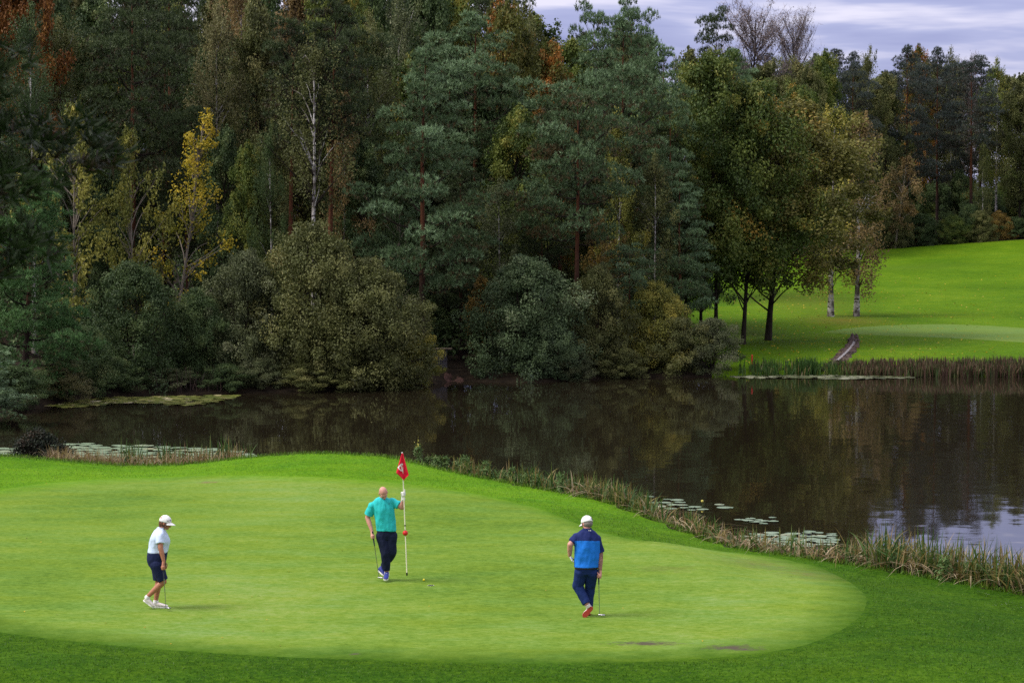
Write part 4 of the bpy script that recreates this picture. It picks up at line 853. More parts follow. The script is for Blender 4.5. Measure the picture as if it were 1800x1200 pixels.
tag(link('daisies', g.mesh('daisies', [M_daisy])), 'white daisies dotted along the lawn edge', 'daisies', kind='stuff')
g = Geo(); n = 1500; px = rb.uniform(1240, 1800, n); py = rb.uniform(485, 640, n); k_ = rb.random(n) < np.interp(px, [1240, 1500, 1800], [1, .8, .2]); x, y, z = hit(px[k_], py[k_]); P = np.stack([x, y, z+.05], -1); n = len(P)
leaf_cards(g, P, unit(rb.normal(0, .35, (n, 3))+[0, 0, 1]), .07, .055, rb, 0, rb.random(n))
tag(link('fallen_leaves', g.mesh('fallen_leaves', [LEAF['yellow']])), 'yellow fallen leaves strewn over the fairway grass', 'leaves', kind='stuff')

g = Geo(); n = 60; px = rb.uniform(20, 1450, n); py = rb.uniform(850, 1140, n); x, y, z = hit(px, py); k_ = in_green(x, y); P = np.stack([x, y, z+.022], -1)[k_]; n = len(P)
leaf_cards(g, P, unit(rb.normal(0, .25, (n, 3))+[0, 0, 1]), .022, .016, rb, 0, rb.random(n))
tag(link('fallen_leaves', g.mesh('fallen_leaves', [LEAF['yellow']])), 'few small yellow leaves scattered on the putting green', 'leaves', kind='stuff')

# ------------------------------------------------------------------ eroded ditch with its trickle, stake, landing
M_mud = earth('ditch_mud', [(.3, (.030, .020, .016)), (.5, (.075, .052, .042)), (.7, (.16, .12, .10))], 3.5)
dp = np.array([(1502, 590), (1502, 598), (1499, 607), (1492, 616), (1482, 626), (1472, 635), (1460, 644), (1446, 652)], float); dx, dy_, dz = hit(dp[:, 0], dp[:, 1]); k_ = np.linspace(0, 7, 40)
cx = np.interp(k_, range(8), dx); cyy = np.interp(k_, range(8), dy_); wv = np.interp(k_, [0, 1, 4, 7], [.22, .35, .48, .15]); sl = np.linspace(-1, 1, 9)
X = cx[:, None]+sl*wv[:, None]*(1+.25*rb.normal(size=(40, 9))*np.abs(sl)); Y = np.repeat(cyy[:, None], 9, 1)+.2*rb.normal(size=(40, 9)); zz = Z(X, Y)+.03+.16*np.abs(sl)*(1-np.abs(sl))*4*rb.random((40, 9)); zz[:, [0, -1]] = Z(X, Y)[:, [0, -1]]-.03
i = (np.arange(39)[:, None]*9+np.arange(8)[None]).ravel(); g = Geo(); g.add(np.stack([X, Y, zz], -1).reshape(-1, 3), np.stack([i, i+1, i+10, i+9], -1)); tag(link('ditch', g.mesh('ditch', [M_mud])), kind='structure')
m = MT('stream_water'); m.principled((.55, .52, .56), .12, .6)
v = np.stack([np.stack([cx+.05-.07, cyy, Z(cx, cyy)+.12], -1), np.stack([cx+.05+.08, cyy, Z(cx, cyy)+.12], -1)], 1)[8:30].reshape(-1, 3); i = np.arange(21)*2
g = Geo(); g.add(v, np.stack([i, i+1, i+3, i+2], -1)); tag(link('stream', g.mesh('stream', [m.m])), kind='structure')
M_red = plain('red_paint', (.55, .022, .018), .4); M_wht = plain('white_paint', (.75, .74, .70), .45, var=.04); M_dark = plain('black_rubber', (.012, .012, .013), .5)
x, y, z = hit(1320.5, 645); y0 = float(far_shore(x[0]))+1.3; st = tag(empty('marker_stake', (float(x[0]), y0, float(Z(x[0], y0)))), 'red hazard stake in the grass of the far shore', 'stake')
g = Geo(); box(g, (-.035, -.035, -.1), (.035, .035, .66)); g.add([(-.035, -.035, .66), (.035, -.035, .66), (.035, .035, .66), (-.035, .035, .66), (0, 0, .72)], [[0, 1, 4], [1, 2, 4], [2, 3, 4], [3, 0, 4]]); link('post', g.mesh('post', [M_red]), st)
M_conc = earth('old_concrete', [(.3, (.05, .048, .05)), (.6, (.095, .09, .10)), (.8, (.13, .125, .13))], 3); M_plank = plain('weathered_plank', (.15, .12, .085), .8)
lx = float(ray(772, 620)[0])*120.5; lz = float(Z(lx, 120.5)); wl = tag(empty('outlet_wall', (lx, 120.5, lz)), 'small grey concrete outlet wall with a plank on top, in the dark gap', 'wall')
g = Geo(); box(g, (-.45, 0, -.6), (.40, .3, .88)); link('concrete_face', g.mesh('concrete_face', [M_conc]), wl)
g = Geo(); box(g, (-.75, -.12, .883), (.65, .34, .95)); link('plank', g.mesh('plank', [M_plank]), wl); g = Geo(); box(g, (-.70, -.05, -.5), (-.55, .2, .88)); link('post', g.mesh('post', [M_bark_brown]), wl)
M_red_earth = earth('pink_leaf_litter', [(.3, (.035, .020, .015)), (.55, (.085, .048, .038)), (.8, (.17, .08, .05))], 5)
px_ = np.array([768, 790, 815, 832, 838, 815, 790, 770]); py_ = np.array([668, 669, 668, 664, 657, 650, 648, 652]); lxx = (px_-900)/F*117.; g = Geo()
gx, gy = np.meshgrid(np.linspace(-3.3, -2.1, 18), np.linspace(114.6, 119.5, 26)); gz = Z(gx, gy)+.03+.05*rb.random(gx.shape); gz -= .6*smooth((np.hypot((gx+2.75+.12*(gy-117))/.75, (gy-117.2)/2.0)+.15*rb.random(gx.shape)-.65)/.45); i = (np.arange(25)[:, None]*18+np.arange(17)[None]).ravel()
g.add(np.stack([gx, gy, gz], -1).reshape(-1, 3), np.stack([i, i+1, i+19, i+18], -1)); tag(link('landing_path', g.mesh('landing_path', [M_red_earth])), kind='structure')
# the blurred pine close to the camera, at the edge of the view
plant('fore', -378, 13.5, -942, 782, 'pinedark', 'out-of-focus dark pine close by at the very edge of the view', rz=2.0)
# ------------------------------------------------------------------ people: continuous bodies grown from joints, clothes as shells over them
def skin_mat(name, col):
    m = MT(name); n = m.noise(14, 3, .6, m.pos(obj=True)); c = m.ramp(n, [(.3, tuple(x*.84 for x in col)), (.7, tuple(min(1, x*1.1) for x in col))])
    return m.principled(c, .5, .35)
def cloth_mat(name, col, rough=.8, var=.10):
    m = MT(name); P = m.pos(obj=True); n = m.noise(7, 4, .6, P); c = m.ramp(n, [(.3, tuple(x*(1-var) for x in col)), (.7, tuple(min(1, x*(1+var)) for x in col))])
    return m.principled(c, rough, .2, m.bump(m.noise(16, 3, .6, P), .35, .02))
M_skin = skin_mat('skin', (.50, .25, .175)); M_skin_tan = skin_mat('tanned_skin', (.40, .165, .095)); M_skin_pink = skin_mat('ruddy_skin', (.56, .27, .21))
M_navy = cloth_mat('navy_cloth', (.010, .016, .060)); M_navy2 = cloth_mat('dark_navy_cloth', (.007, .011, .036)); M_blue_tr = cloth_mat('blue_navy_cloth', (.008, .022, .105))
M_pale = cloth_mat('pale_blue_cloth', (.56, .66, .84)); M_teal = cloth_mat('turquoise_cloth', (.025, .47, .47)); M_bright = cloth_mat('bright_blue_cloth', (.012, .17, .66)); M_yoke = cloth_mat('navy_yoke', (.010, .020, .105))
M_capw = cloth_mat('white_cap_cloth', (.80, .79, .77), var=.04); M_glove = cloth_mat('white_glove', (.76, .75, .74), var=.06); M_shoew = plain('white_shoe_leather', (.72, .66, .62), .5); M_shoeb = plain('blue_shoe_mesh', (.022, .035, .22), .6)
M_solew = plain('white_rubber', (.70, .68, .66), .5, var=.05); M_soler = plain('red_rubber', (.40, .045, .025), .5); M_hair = plain('brown_hair', (.105, .045, .022), .6, scale=60, var=.35); M_hairg = plain('grey_hair', (.20, .17, .155), .7, scale=60)
M_lip = plain('lips', (.36, .10, .085), .5); M_eye = plain('eye_dark', (.03, .022, .02), .25); M_eyew = plain('eye_white', (.7, .68, .64), .3); M_steel = plain('brushed_steel', (.35, .35, .36), .3, .5, .9, var=.05); M_grip = plain('grip_rubber', (.030, .034, .055), .6)
M_leather = plain('brown_patch', (.16, .055, .025), .6); M_sock = plain('white_sock', (.74, .73, .72), .8, var=.05); M_tat = plain('tattooed_skin', (.30, .15, .125), .5, var=.45, scale=22)

V3 = lambda *a: np.array(a, float)
def sphere(g, c, r, seg=14, rg=9, R=None, mi=0):
    th = np.linspace(0, np.pi, rg); ph = np.arange(seg)*2*np.pi/seg
    v = np.stack([np.sin(th)[:, None]*np.cos(ph), np.sin(th)[:, None]*np.sin(ph), np.repeat(np.cos(th)[:, None], seg, 1)], -1).reshape(-1, 3)*np.broadcast_to(np.asarray(r, float), (3,))
    if R is not None: v = v @ np.asarray(R).T
    i = (np.arange(rg-1)[:, None]*seg); j = np.arange(seg)[None]; k = (j+1) % seg
    g.add(v+np.asarray(c, float), np.stack([i+j, i+seg+j, i+seg+k, i+k], -1).reshape(-1, 4), mi)
def limb(g, pts, rad, sub=5, flat=False, sides=14):
    """tapered limb through joints, rounded at its joints"""
    pts = np.asarray(pts, float); rad = np.asarray(rad, float); P = [pts[0]]; R = [rad[0]]
    for i in range(len(pts)-1):
        for t in np.linspace(0, 1, sub+1)[1:]: P.append(pts[i]*(1-t)+pts[i+1]*t); R.append(rad[i]*(1-t)+rad[i+1]*t)
    tube(g, P, R, sides)
    for k, (p, r) in enumerate(zip(pts, rad)):
        if not (flat and k in (0, len(pts)-1)): sphere(g, p, r*.99)
def loft(g, secs, up=None, n=24, power=2.4):
    """stack of superellipse sections: (centre, half-vector across, half-vector deep)"""
    th = np.arange(n)*2*np.pi/n; c, s = np.cos(th), np.sin(th); c = np.sign(c)*np.abs(c)**(2/power); s = np.sign(s)*np.abs(s)**(2/power)
    C = np.array([q[0] for q in secs], float); A = np.array([q[1] for q in secs], float); B = np.array([q[2] for q in secs], float)
    t = np.linspace(0, 1, len(secs)); tt = np.linspace(0, 1, (len(secs)-1)*4+1)
    def ip(M):
        out_ = np.empty((len(tt), 3))
        for k in range(3): out_[:, k] = np.interp(tt, t, M[:, k])
        kk = np.array([1, 2, 3, 2, 1.])/9; pad = np.pad(out_, ((2, 2), (0, 0)), mode='edge'); sm_ = np.stack([np.convolve(pad[:, k], kk, 'valid') for k in range(3)], -1); sm_[0], sm_[-1] = out_[0], out_[-1]; return sm_
    C, A, B = ip(C), ip(A), ip(B)
    v = C[:, None]+A[:, None]*c[None, :, None]+B[:, None]*s[None, :, None]; m_ = len(C)
    i = (np.arange(m_-1)[:, None]*n); j = np.arange(n)[None]; k = (j+1) % n
    g.add(v.reshape(-1, 3), np.stack([i+j, i+k, i+n+k, i+n+j], -1).reshape(-1, 4))
    g.add(v[0], [list(range(n))[::-1]]); g.add(v[-1], [list(range(n))])
def fused(name, g, mats, parent, voxel=.008, smooth_it=4, fold=None, assign=None):
    """joins overlapping closed pieces into one continuous skin"""
    me = g.mesh(name, mats[:1], True); o = bpy.data.objects.new('tmp', me); COL.objects.link(o)
    r = o.modifiers.new('r', 'REMESH'); r.mode = 'VOXEL'; r.voxel_size = voxel; r.use_smooth_shade = True
    s = o.modifiers.new('s', 'SMOOTH'); s.factor = .5; s.iterations = smooth_it
    dg = bpy.context.evaluated_depsgraph_get(); nm = bpy.data.meshes.new_from_object(o.evaluated_get(dg)); bpy.data.objects.remove(o); bpy.data.meshes.remove(me); nm.name = name
    nm.materials.clear(); [nm.materials.append(m) for m in mats]
    n = len(nm.vertices); co = np.empty(n*3); nm.vertices.foreach_get('co', co); co = co.reshape(-1, 3)
    if fold:
        no = np.empty(n*3); nm.vertices.foreach_get('normal', no); no = no.reshape(-1, 3); amp, sc_, dirv = fold
        q = co*np.asarray(dirv); d = np.array([mnoise.noise(Vector(p*sc_)) + .6*mnoise.noise(Vector(p*sc_*2.3+5)) for p in q]); co += no*(amp*d)[:, None]; nm.vertices.foreach_set('co', co.ravel())
    if assign:
        pc = np.empty(len(nm.polygons)*3); nm.polygons.foreach_get('center', pc); nm.polygons.foreach_set('material_index', assign(pc.reshape(-1, 3)).astype(int))
    nm.polygons.foreach_set('use_smooth', np.ones(len(nm.polygons), bool)); nm.update()
    return link(name, nm, parent)
def grip_hand(g, wrist, c, axis, side, rod=.012, wr=.027, sc_=1.0):
    """a hand closed round a rod: palm on `side`, four unequal fingers wrapped round, thumb along the rod from the side of the palm"""
    a = unit(axis); n = unit(side-np.dot(side, a)*a); t = np.cross(a, n); pc = c+n*(rod+.016)*sc_
    lo, hi = pc-a*.036*sc_, pc+a*.036*sc_
    loft(g, [(lo, t*.026*sc_, n*.014), (pc, t*.038*sc_, n*.017), (hi, t*.036*sc_, n*.015)], n=14)
    limb(g, [wrist, wrist*.45+pc*.55, pc], [wr, .027*sc_, .022*sc_], 4)
    for k, (off, end, r) in enumerate(((.031, 262, .0092), (.011, 285, .0098), (-.009, 275, .0094), (-.028, 245, .0082))):
        th = np.radians(np.linspace(48, end, 9)); rr = (rod+r)*sc_
        P = [c+a*off*sc_+rr*(math.cos(x)*n+math.sin(x)*t)*(1+.16*math.sin((x-.8)*1.5)**2) for x in th]; limb(g, P, np.linspace(r, r*.82, 9)*sc_, 1, sides=8)
    P = [pc+a*.012*sc_-t*.03*sc_, c+a*.036*sc_-t*(rod+.020)*sc_+n*.006, c+a*.060*sc_-t*(rod+.010)*sc_-n*.012*sc_, c+a*.072*sc_-t*.004-n*(rod+.008)*sc_]; limb(g, P, [.014*sc_, .012*sc_, .0105*sc_, .009*sc_], 3, sides=8)
def relaxed_hand(g, wrist, d, palm, thumb, curl=.5, wr=.026, sc_=1.0):
    """hanging hand: palm, four bent fingers of unequal length, thumb leaving the side of the palm near its base"""
    d = unit(d); palm = unit(palm-np.dot(palm, d)*d); s = unit(thumb-np.dot(thumb, d)*d-np.dot(thumb, palm)*palm)
    k0 = wrist+d*.088*sc_; loft(g, [(wrist, s*.025*sc_, palm*.019*sc_), (wrist+d*.035*sc_, s*.035*sc_, palm*.016*sc_), (k0, s*.040*sc_, palm*.012*sc_)], n=14)
    for off, l, r in ((.030, .070, .0088), (.010, .080, .0092), (-.010, .074, .0088), (-.029, .058, .0078)):
        p = k0+s*off*sc_-d*.006; P = [p]; a = curl*.5
        for f in (.45, .31, .24): p = p+(d*math.cos(a)+palm*math.sin(a))*l*f*sc_; P.append(p); a += curl
        limb(g, P, np.array([r, r*.97, r*.9, r*.8])*sc_, 3, sides=8)
    b = wrist+d*.022*sc_+s*.026*sc_; limb(g, [b, b+(d*.62+s*.62+palm*.35)*.036*sc_, b+(d*.85+s*.55+palm*.5)*.062*sc_, b+(d*1.0+s*.42+palm*.62)*.083*sc_], [.013*sc_, .0115*sc_, .010*sc_, .0085*sc_], 3, sides=8)
def head(g, parent, c, fwd, up, sk, size=1.0, eyes=True):
    """skull, jaw, nose, brow, ears in one skin; eyes and lips as parts"""
    f = unit(fwd); u = unit(up-np.dot(up, f)*f); r = np.cross(f, u); R = np.stack([r, f, u], 1); L = lambda x, y, z: c+(r*x+f*y+u*z)*size
    sphere(g, L(0, -.012, .022), V3(.076, .096, .092)*size, 18, 12, R); sphere(g, L(0, .020, -.035), V3(.062, .072, .078)*size, 16, 10, R); sphere(g, L(0, .046, -.092), V3(.036, .034, .028)*size, 12, 8, R)
    limb(g, [L(0, .088, .012), L(0, .108, -.022), L(0, .098, -.034)], V3(.010, .014, .012)*size, 2, sides=8); limb(g, [L(-.046, .070, .026), L(0, .086, .030), L(.046, .070, .026)], V3(.012, .014, .012)*size, 2, sides=8)
    for s in (-1, 1): sphere(g, L(.078*s, -.006, -.012), V3(.010, .021, .033)*size, 10, 8, R); sphere(g, L(.040*s, .062, -.022), V3(.022, .02, .02)*size, 10, 8, R)
    limb(g, [L(-.018, .088, -.060), L(0, .094, -.060), L(.018, .088, -.060)], V3(.006, .009, .006)*size, 2, sides=8)
    if eyes:
        for s in (-1, 1):
            q = Geo(); sphere(q, L(.031*s, .079, .004), V3(.013, .008, .009)*size, 10, 8, R); e_ = link('eye', q.mesh('eye', [M_eyew], True), parent); q = Geo(); sphere(q, L(.031*s, .085, .004), V3(.0062, .004, .0062)*size, 8, 6, R); link('iris', q.mesh('iris', [M_eye], True), e_)
        q = Geo(); sphere(q, L(0, .099, -.064), V3(.021, .006, .0075)*size, 10, 8, R); link('lips', q.mesh('lips', [M_lip], True), parent)
    return L, R
def cap(parent, L, R, size, brim_len=.085, tilt=0., emblem=None, logo=True):
    g = Geo(); th = np.linspace(0, np.pi/2, 8); ph = np.arange(24)*2*np.pi/24; c = L(0, -.012, .030)
    v = np.stack([np.sin(th)[:, None]*np.cos(ph)*.084, np.sin(th)[:, None]*np.sin(ph)*.104, np.repeat(np.cos(th)[:, None]*.095, 24, 1)], -1).reshape(-1, 3)
    low = np.stack([np.cos(ph)*.085, np.sin(ph)*.105, -.022+0*ph], -1); v = np.vstack([v, low])*size; i = (np.arange(8)[:, None]*24); j = np.arange(24)[None]; k = (j+1) % 24
    g.add(v @ R.T + c, np.stack([i+j, i+24+j, i+24+k, i+k], -1).reshape(-1, 4)); o = link('cap', g.mesh('cap', [M_capw], True), parent)
    o.modifiers.new('th', 'SOLIDIFY').thickness = -.004
    g = Geo(); a = np.linspace(RAD(24), RAD(156), 13); w_ = np.linspace(0, 1, 6); X = np.cos(a)[None]*(.085+.004*w_[:, None]); Y = np.sin(a)[None]*.105 + np.sin((a-RAD(24))/RAD(132)*np.pi)[None]**.6*brim_len*w_[:, None]; Zb = -.012-.030*w_[:, None]*(.6+.4*np.sin(a)[None]) - .030*(np.cos(a)[None])**2
    v = np.stack([X, Y, Zb], -1).reshape(-1, 3)*size; i = (np.arange(5)[:, None]*13+np.arange(12)[None]).ravel(); g.add(v @ R.T + c, np.stack([i, i+1, i+14, i+13], -1)); b = link('brim', g.mesh('brim', [M_capw], True), o); b.modifiers.new('th', 'SOLIDIFY').thickness = .005
    g = Geo(); sphere(g, L(0, -.012, .030)+R[:, 2]*.096*size, .008*size, 8, 6); link('button', g.mesh('button', [M_capw], True), o)
    for (dx, dy, dz, col, rr) in (emblem or []):
        g = Geo(); n_ = V3(dx, dy, dz); p = n_*V3(.086, .106, .097)/np.linalg.norm(n_)*size; q = R @ unit(n_/V3(.086, .106, .097)); t1 = unit(np.cross(q, R[:, 2])); t2 = np.cross(q, t1); aa = np.arange(14)*2*np.pi/14
        P = R @ p + c + q*.001; ring = lambda s: P+s*rr*(np.cos(aa)[:, None]*t1*1.25+np.sin(aa)[:, None]*t2); g.add(np.vstack([ring(1), ring(.45)]), [[m_, (m_+1) % 14, 14+(m_+1) % 14, 14+m_] for m_ in range(14)]); link('emblem', g.mesh('emblem', [col]), o)
    return o
def shoe(parent, heel, toe, up, side, up_mat, sole_mat, w_=.048, ankle=None, lace=None):
    """rounded shoe from heel to toe with its sole; `up` is the foot's upward side"""
    f = unit(toe-heel); u = unit(up-np.dot(up, f)*f); s = np.cross(f, u); Ln = np.linalg.norm(toe-heel); P = lambda x, z: heel+f*x*Ln+u*z
    g = Geo(); loft(g, [(P(-.02, .045), s*.026, u*.020), (P(.04, .055), s*.036, u*.038), (P(.25, .055), s*.039, u*.042), (P(.45, .050), s*.041, u*.034), (P(.70, .042), s*.047, u*.026), (P(.9, .036), s*.040, u*.019), (P(1.0, .032), s*.020, u*.010)], n=18)
    if ankle is not None: limb(g, [P(.17, .07), P(.17, .07)*.5+ankle*.5], [.041, .043], 3, flat=True)
    o = fused('shoe', g, [up_mat], parent, .006, 3)
    g = Geo(); n = 24; t = np.linspace(0, 2*np.pi, n, endpoint=False); k = (1-np.cos(t))/2; wd = np.interp(k, [0, .1, .3, .5, .72, .92, 1], [.0, .036, .037, .037, .048, .036, .0])*np.sign(np.sin(t)+1e-9); x = -.035+k*1.07
    top = np.array([P(a, .022)+s*b for a, b in zip(x, wd)]); bot = np.array([P(a, .0)+s*b for a, b in zip(x, wd)]); j = np.arange(n); g.add(np.vstack([bot, top]), np.stack([j, (j+1) % n, n+(j+1) % n, n+j], -1)); g.add(bot, [list(range(n))[::-1]]); g.add(top, [list(range(n))]); link('sole', g.mesh('sole', [sole_mat]), o)
    if lace is not None:
        g = Geo()
        for q in (.36, .44, .52, .60): c_ = P(q, .088-.035*(q-.36)/.3); tube(g, [c_-s*.024-u*.010, c_+u*.002, c_+s*.024-u*.010], .0045, 5)
        link('laces', g.mesh('laces', [lace]), o)
    return o
def putter(loc, top, head_at, head_dir, label, grip_len=.27, face=None):
    """club from the top of its grip to its head"""
    t = np.asarray(top, float); h = np.asarray(head_at, float); r = tag(empty('putter', loc), label, 'golf club', 'putters the golfers lean on'); a = unit(h-t); hd = unit(head_dir)
    g = Geo(); tube(g, [t, t+a*.02, t+a*grip_len*.8, t+a*grip_len], [.014, .0155, .0125, .0105], 10); link('grip', g.mesh('grip', [M_grip], True), r)
    g = Geo(); tube(g, [t+a*grip_len, h-a*.09, h-a*.03, h], [.0075, .006, .006, .006], 8); link('shaft', g.mesh('shaft', [M_steel], True), r)
    s = np.cross(hd, V3(0, 0, 1)); g = Geo(); b = h+V3(0, 0, -.0); loft(g, [(b-hd*.02+V3(0, 0, .004), s*.012, V3(0, 0, .011)), (b+hd*.01, s*.020, V3(0, 0, .014)), (b+hd*.06, s*.026, V3(0, 0, .015)), (b+hd*.098, s*.020, V3(0, 0, .012))], n=14, power=3.2); link('head', g.mesh('head', [M_steel], True), r)
    return r
class Pic:
    """turns a point seen on an enlarged crop of the photograph into metres in a figure's own frame (x right, y away, z up)"""
    def __init__(s, ox, oy, k, bx, by):
        s.ox, s.oy, s.k = ox, oy, k; x, y, z = hit(bx, by); s.loc = (float(x[0]), float(y[0]), float(z[0])+.011); s.bx, s.by = bx, by; s.m = F/s.loc[1]; s.tan = (CAM_H-s.loc[2])/s.loc[1]
    def __call__(s, cx, cy, y=0.):
        px = s.ox+cx/s.k; py = s.oy+cy/s.k; sc_ = F/(s.loc[1]+y); base = s.by - (s.tan*F - (CAM_H-s.loc[2])*sc_)
        return V3((px-900)/sc_-s.loc[0], y, (base-py)/sc_)
def torso(g, secs, grow=0., sub=None):
    out_ = []
    for c, a, b in secs:
        a = np.asarray(a, float); b = np.asarray(b, float); out_.append((c, a*(1+grow/np.linalg.norm(a)), b*(1+grow/np.linalg.norm(b))))
    loft(g, out_)

# ---- woman on the left, walking to the right, seen from her right side
p = Pic(210, 880, 800/140, 268, 1069.5)
root = tag(empty('person', p.loc), 'person in white cap, pale polo and navy shorts walking on the green', 'person')
Y = V3(0, 1, 0); X = V3(1, 0, 0); ZU = V3(0, 0, 1)
sec = [(p(354, 650), X*.120, Y*.150), (p(352, 585), X*.158, Y*.180), (p(362, 515), X*.155, Y*.172), (p(374, 460), X*.150, Y*.165), (p(384, 405), X*.160, Y*.178), (p(384, 350), X*.135, Y*.185), (p(382, 305), X*.095, Y*.150), (p(390, 275), X*.060, Y*.075)]
def legs_w(g, e, body=True):
    for hip, kn, an, ry in ((p(352, 640, -.09), p(420, 812, -.08), p(264, 958, -.07), 0), (p(362, 640, .09), p(370, 808, .09), p(342, 1000, .09), 0)):
        if body: limb(g, [hip, kn, kn*.62+an*.38, an], [.088, .056, .056, .036], 6)
        else: limb(g, [hip, hip*.3+kn*.7, hip*.07+kn*.93], [.124, .096, .090], 6, flat=True); sphere(g, hip, .124)
rs, re, rw = p(390, 352, -.155), p(392, 468, -.215), p(424, 606, -.235)
ls, le, lw = p(390, 352, .155), p(392, 478, .205), p(418, 610, .205)
g = Geo(); torso(g, sec, -.012); legs_w(g, 0)
hc = p(446, 212); fwd = V3(.96, -.16, -.20); L, R = head(g, root, hc, fwd, V3(.2, 0, 1), M_skin_tan, .98)
limb(g, [p(396, 296), p(426, 238)], [.050, .052], 4)
limb(g, [rs, re, re*.6+rw*.4, rw], [.052, .044, .042, .028], 6); limb(g, [ls, le, lw], [.052, .043, .028], 6)
ct, ch = p(416, 622, -.25), p(442, 1078, -.22)
gc = p(423, 672, -.252); ax = unit(ct-ch); grip_hand(g, rw, gc, ax, V3(-.6, -.8, .1), .012, .028, .95)
relaxed_hand(g, lw, V3(.35, -.05, -.95), V3(-.1, -1, 0), V3(1, 0, .2), .45, .026, .92)
fused('body', g, [M_skin_tan], root, .0065, 3)
g = Geo(); torso(g, [sec[2]]+sec[3:8], .014); 
for a, b in ((rs, re), (ls, le)): limb(g, [a, a*.75+b*.25, a*.36+b*.64], [.074, .076, .074], 4, flat=True); sphere(g, a, .074)
loft(g, [(p(386, 310), X*.088, Y*.092), (p(396, 268), X*.066, Y*.070)], n=18)
for q in (rs, ls): limb(g, [p(390, 292), q*.55+p(388, 300)*.45, q], [.066, .070, .072], 4)
sh = fused('shirt', g, [M_pale], root, .008, 5, (.012, 9, (1, 1, .6)))
g = Geo(); loft(g, [(p(389, 288), X*.076, Y*.080), (p(400, 262), X*.069, Y*.072)], n=18, power=2); link('collar', g.mesh('collar', [M_pale], True), sh)
g = Geo(); torso(g, sec[:3], .016); legs_w(g, 0, False); sh = fused('shorts', g, [M_navy], root, .008, 5, (.006, 9, (1, 1, .6)))
g = Geo(); q = p(286, 524, -.19); box(g, (-.03, -.004, -.013), (.03, .004, .013)); o = link('pocket_patch', g.mesh('pocket_patch', [M_leather]), sh); o.location = Vector(q)+Vector((.012, .075, 0)); o.rotation_euler = (0, 0, -.9)
cap(root, L, R, .98, .09, emblem=[(.72, .55, .15, M_navy2, .012), (.55, -.62, .45, M_soler, .018), (.35, .9, .3, M_navy2, .016)])
g = Geo(); sphere(g, L(0, -.030, -.02), V3(.086, .088, .085)*.98, 16, 10, R); sphere(g, L(0, -.072, -.075), V3(.058, .036, .046), 12, 8, R); limb(g, [L(.074, .03, -.01), L(.076, .034, -.07)], [.016, .012], 3); limb(g, [L(-.074, .03, -.01), L(-.076, .034, -.07)], [.016, .012], 3)
fused('hair', g, [M_hair], root, .008, 3, (.008, 30, (1, 1, .35)))
shoe(root, p(214, 1008, -.07), p(318, 1082, -.07), V3(.5, 0, .85), Y, M_shoew, M_solew, ankle=p(258, 962, -.07), lace=M_navy2); shoe(root, p(316, 1074, .09), p(462, 1080, .07), ZU, Y, M_shoew, M_solew, ankle=p(340, 1000, .09), lace=M_navy2)
for a, b in ((p(264, 958, -.07), p(248, 982, -.07)), (p(342, 1000, .09), p(338, 1030, .09))): g = Geo(); limb(g, [a, b], [.043, .046], 3, flat=True); link('sock', g.mesh('sock', [M_sock], True), root)
putter(p.loc, ct, ch, V3(.8, -.6, 0), 'putter in the right hand of the person in navy shorts')

# ---- bald man holding the flagstick, facing the camera
p = Pic(600, 780, 831/180, 677, 1021.5)
root = tag(empty('person', p.loc), 'bald person in turquoise polo and navy trousers holding the flagstick', 'person')
sec = [(p(358, 775), X*.130, Y*.095), (p(358, 725), X*.168, Y*.118), (p(356, 660), X*.172, Y*.116), (p(350, 600), X*.178, Y*.118), (p(342, 540), X*.188, Y*.122), (p(336, 490), X*.190, Y*.112), (p(333, 450), X*.150, Y*.090), (p(333, 425), X*.070, Y*.062)]
hipR, knR, anR = p(322, 745), p(352, 885, -.04), p(362, 1040, .02); hipL, knL, anL = p(398, 745), p(405, 885, .0), p(333, 1000, .16)
rs, re, rw = p(248, 500), p(206, 596, .03), p(243, 708, -.05); ls, le, lw = p(416, 470), p(488, 512, -.06), p(498, 442, -.13)
g = Geo(); torso(g, sec, -.014)
for h_, k_, a_ in ((hipR, knR, anR), (hipL, knL, anL)): limb(g, [h_, k_, k_*.65+a_*.35, a_], [.092, .060, .056, .038], 6)
hc = p(336, 394, -.09); fwd = V3(.24, -.62, -.75); L, R = head(g, root, hc, fwd, V3(.02, -.75, .66), M_skin_pink, 1.0)
limb(g, [p(333, 452, .01), p(334, 415, -.04)], [.054, .058], 4)
limb(g, [rs, re, re*.6+rw*.4, rw], [.056, .046, .045, .030], 6); limb(g, [ls, le, le*.6+lw*.4, lw], [.056, .048, .046, .030], 6)
ct, ch = p(246, 708, -.085), p(299, 1088, -.03); ax = unit(ct-ch); grip_hand(g, rw, p(253, 752, -.085), ax, V3(-.7, -.5, .3), .012, .030)
fused('body', g, [M_skin_pink], root, .0065, 3)
pt, pb = p(490, 66, -.165), p(527, 1066, -.17); pax = unit(pt-pb); gcen = pb+pax*((pt-pb) @ pax)*(1-(402-66)/1000.)
g = Geo(); grip_hand(g, lw, gcen, pax, V3(-.75, .5, -.2), .012, .034, 1.08); gl = fused('glove', g, [M_glove], root, .0055, 2)
g = Geo(); tube(g, [lw-unit(lw-le)*.03, lw+unit(lw-le)*.012], [.036, .037], 12); link('cuff', g.mesh('cuff', [M_glove], True), gl)
g = Geo(); torso(g, [(p(357, 704), X*.172, Y*.118)]+sec[2:7]+[(p(333, 428), X*.066, Y*.060)], .015)
for q in (rs, ls): limb(g, [p(333, 452), q*.5+p(333, 462)*.5, q], [.066, .074, .076], 4)
for a, b, e_ in ((rs, re, .80), (ls, le, .66)): limb(g, [a, a*.6+b*.4, a*(1-e_)+b*e_], [.078, .078, .082], 4, flat=True); sphere(g, a, .077)
sh = fused('shirt', g, [M_teal], root, .008, 5, (.014, 8, (1, 1, .6)))
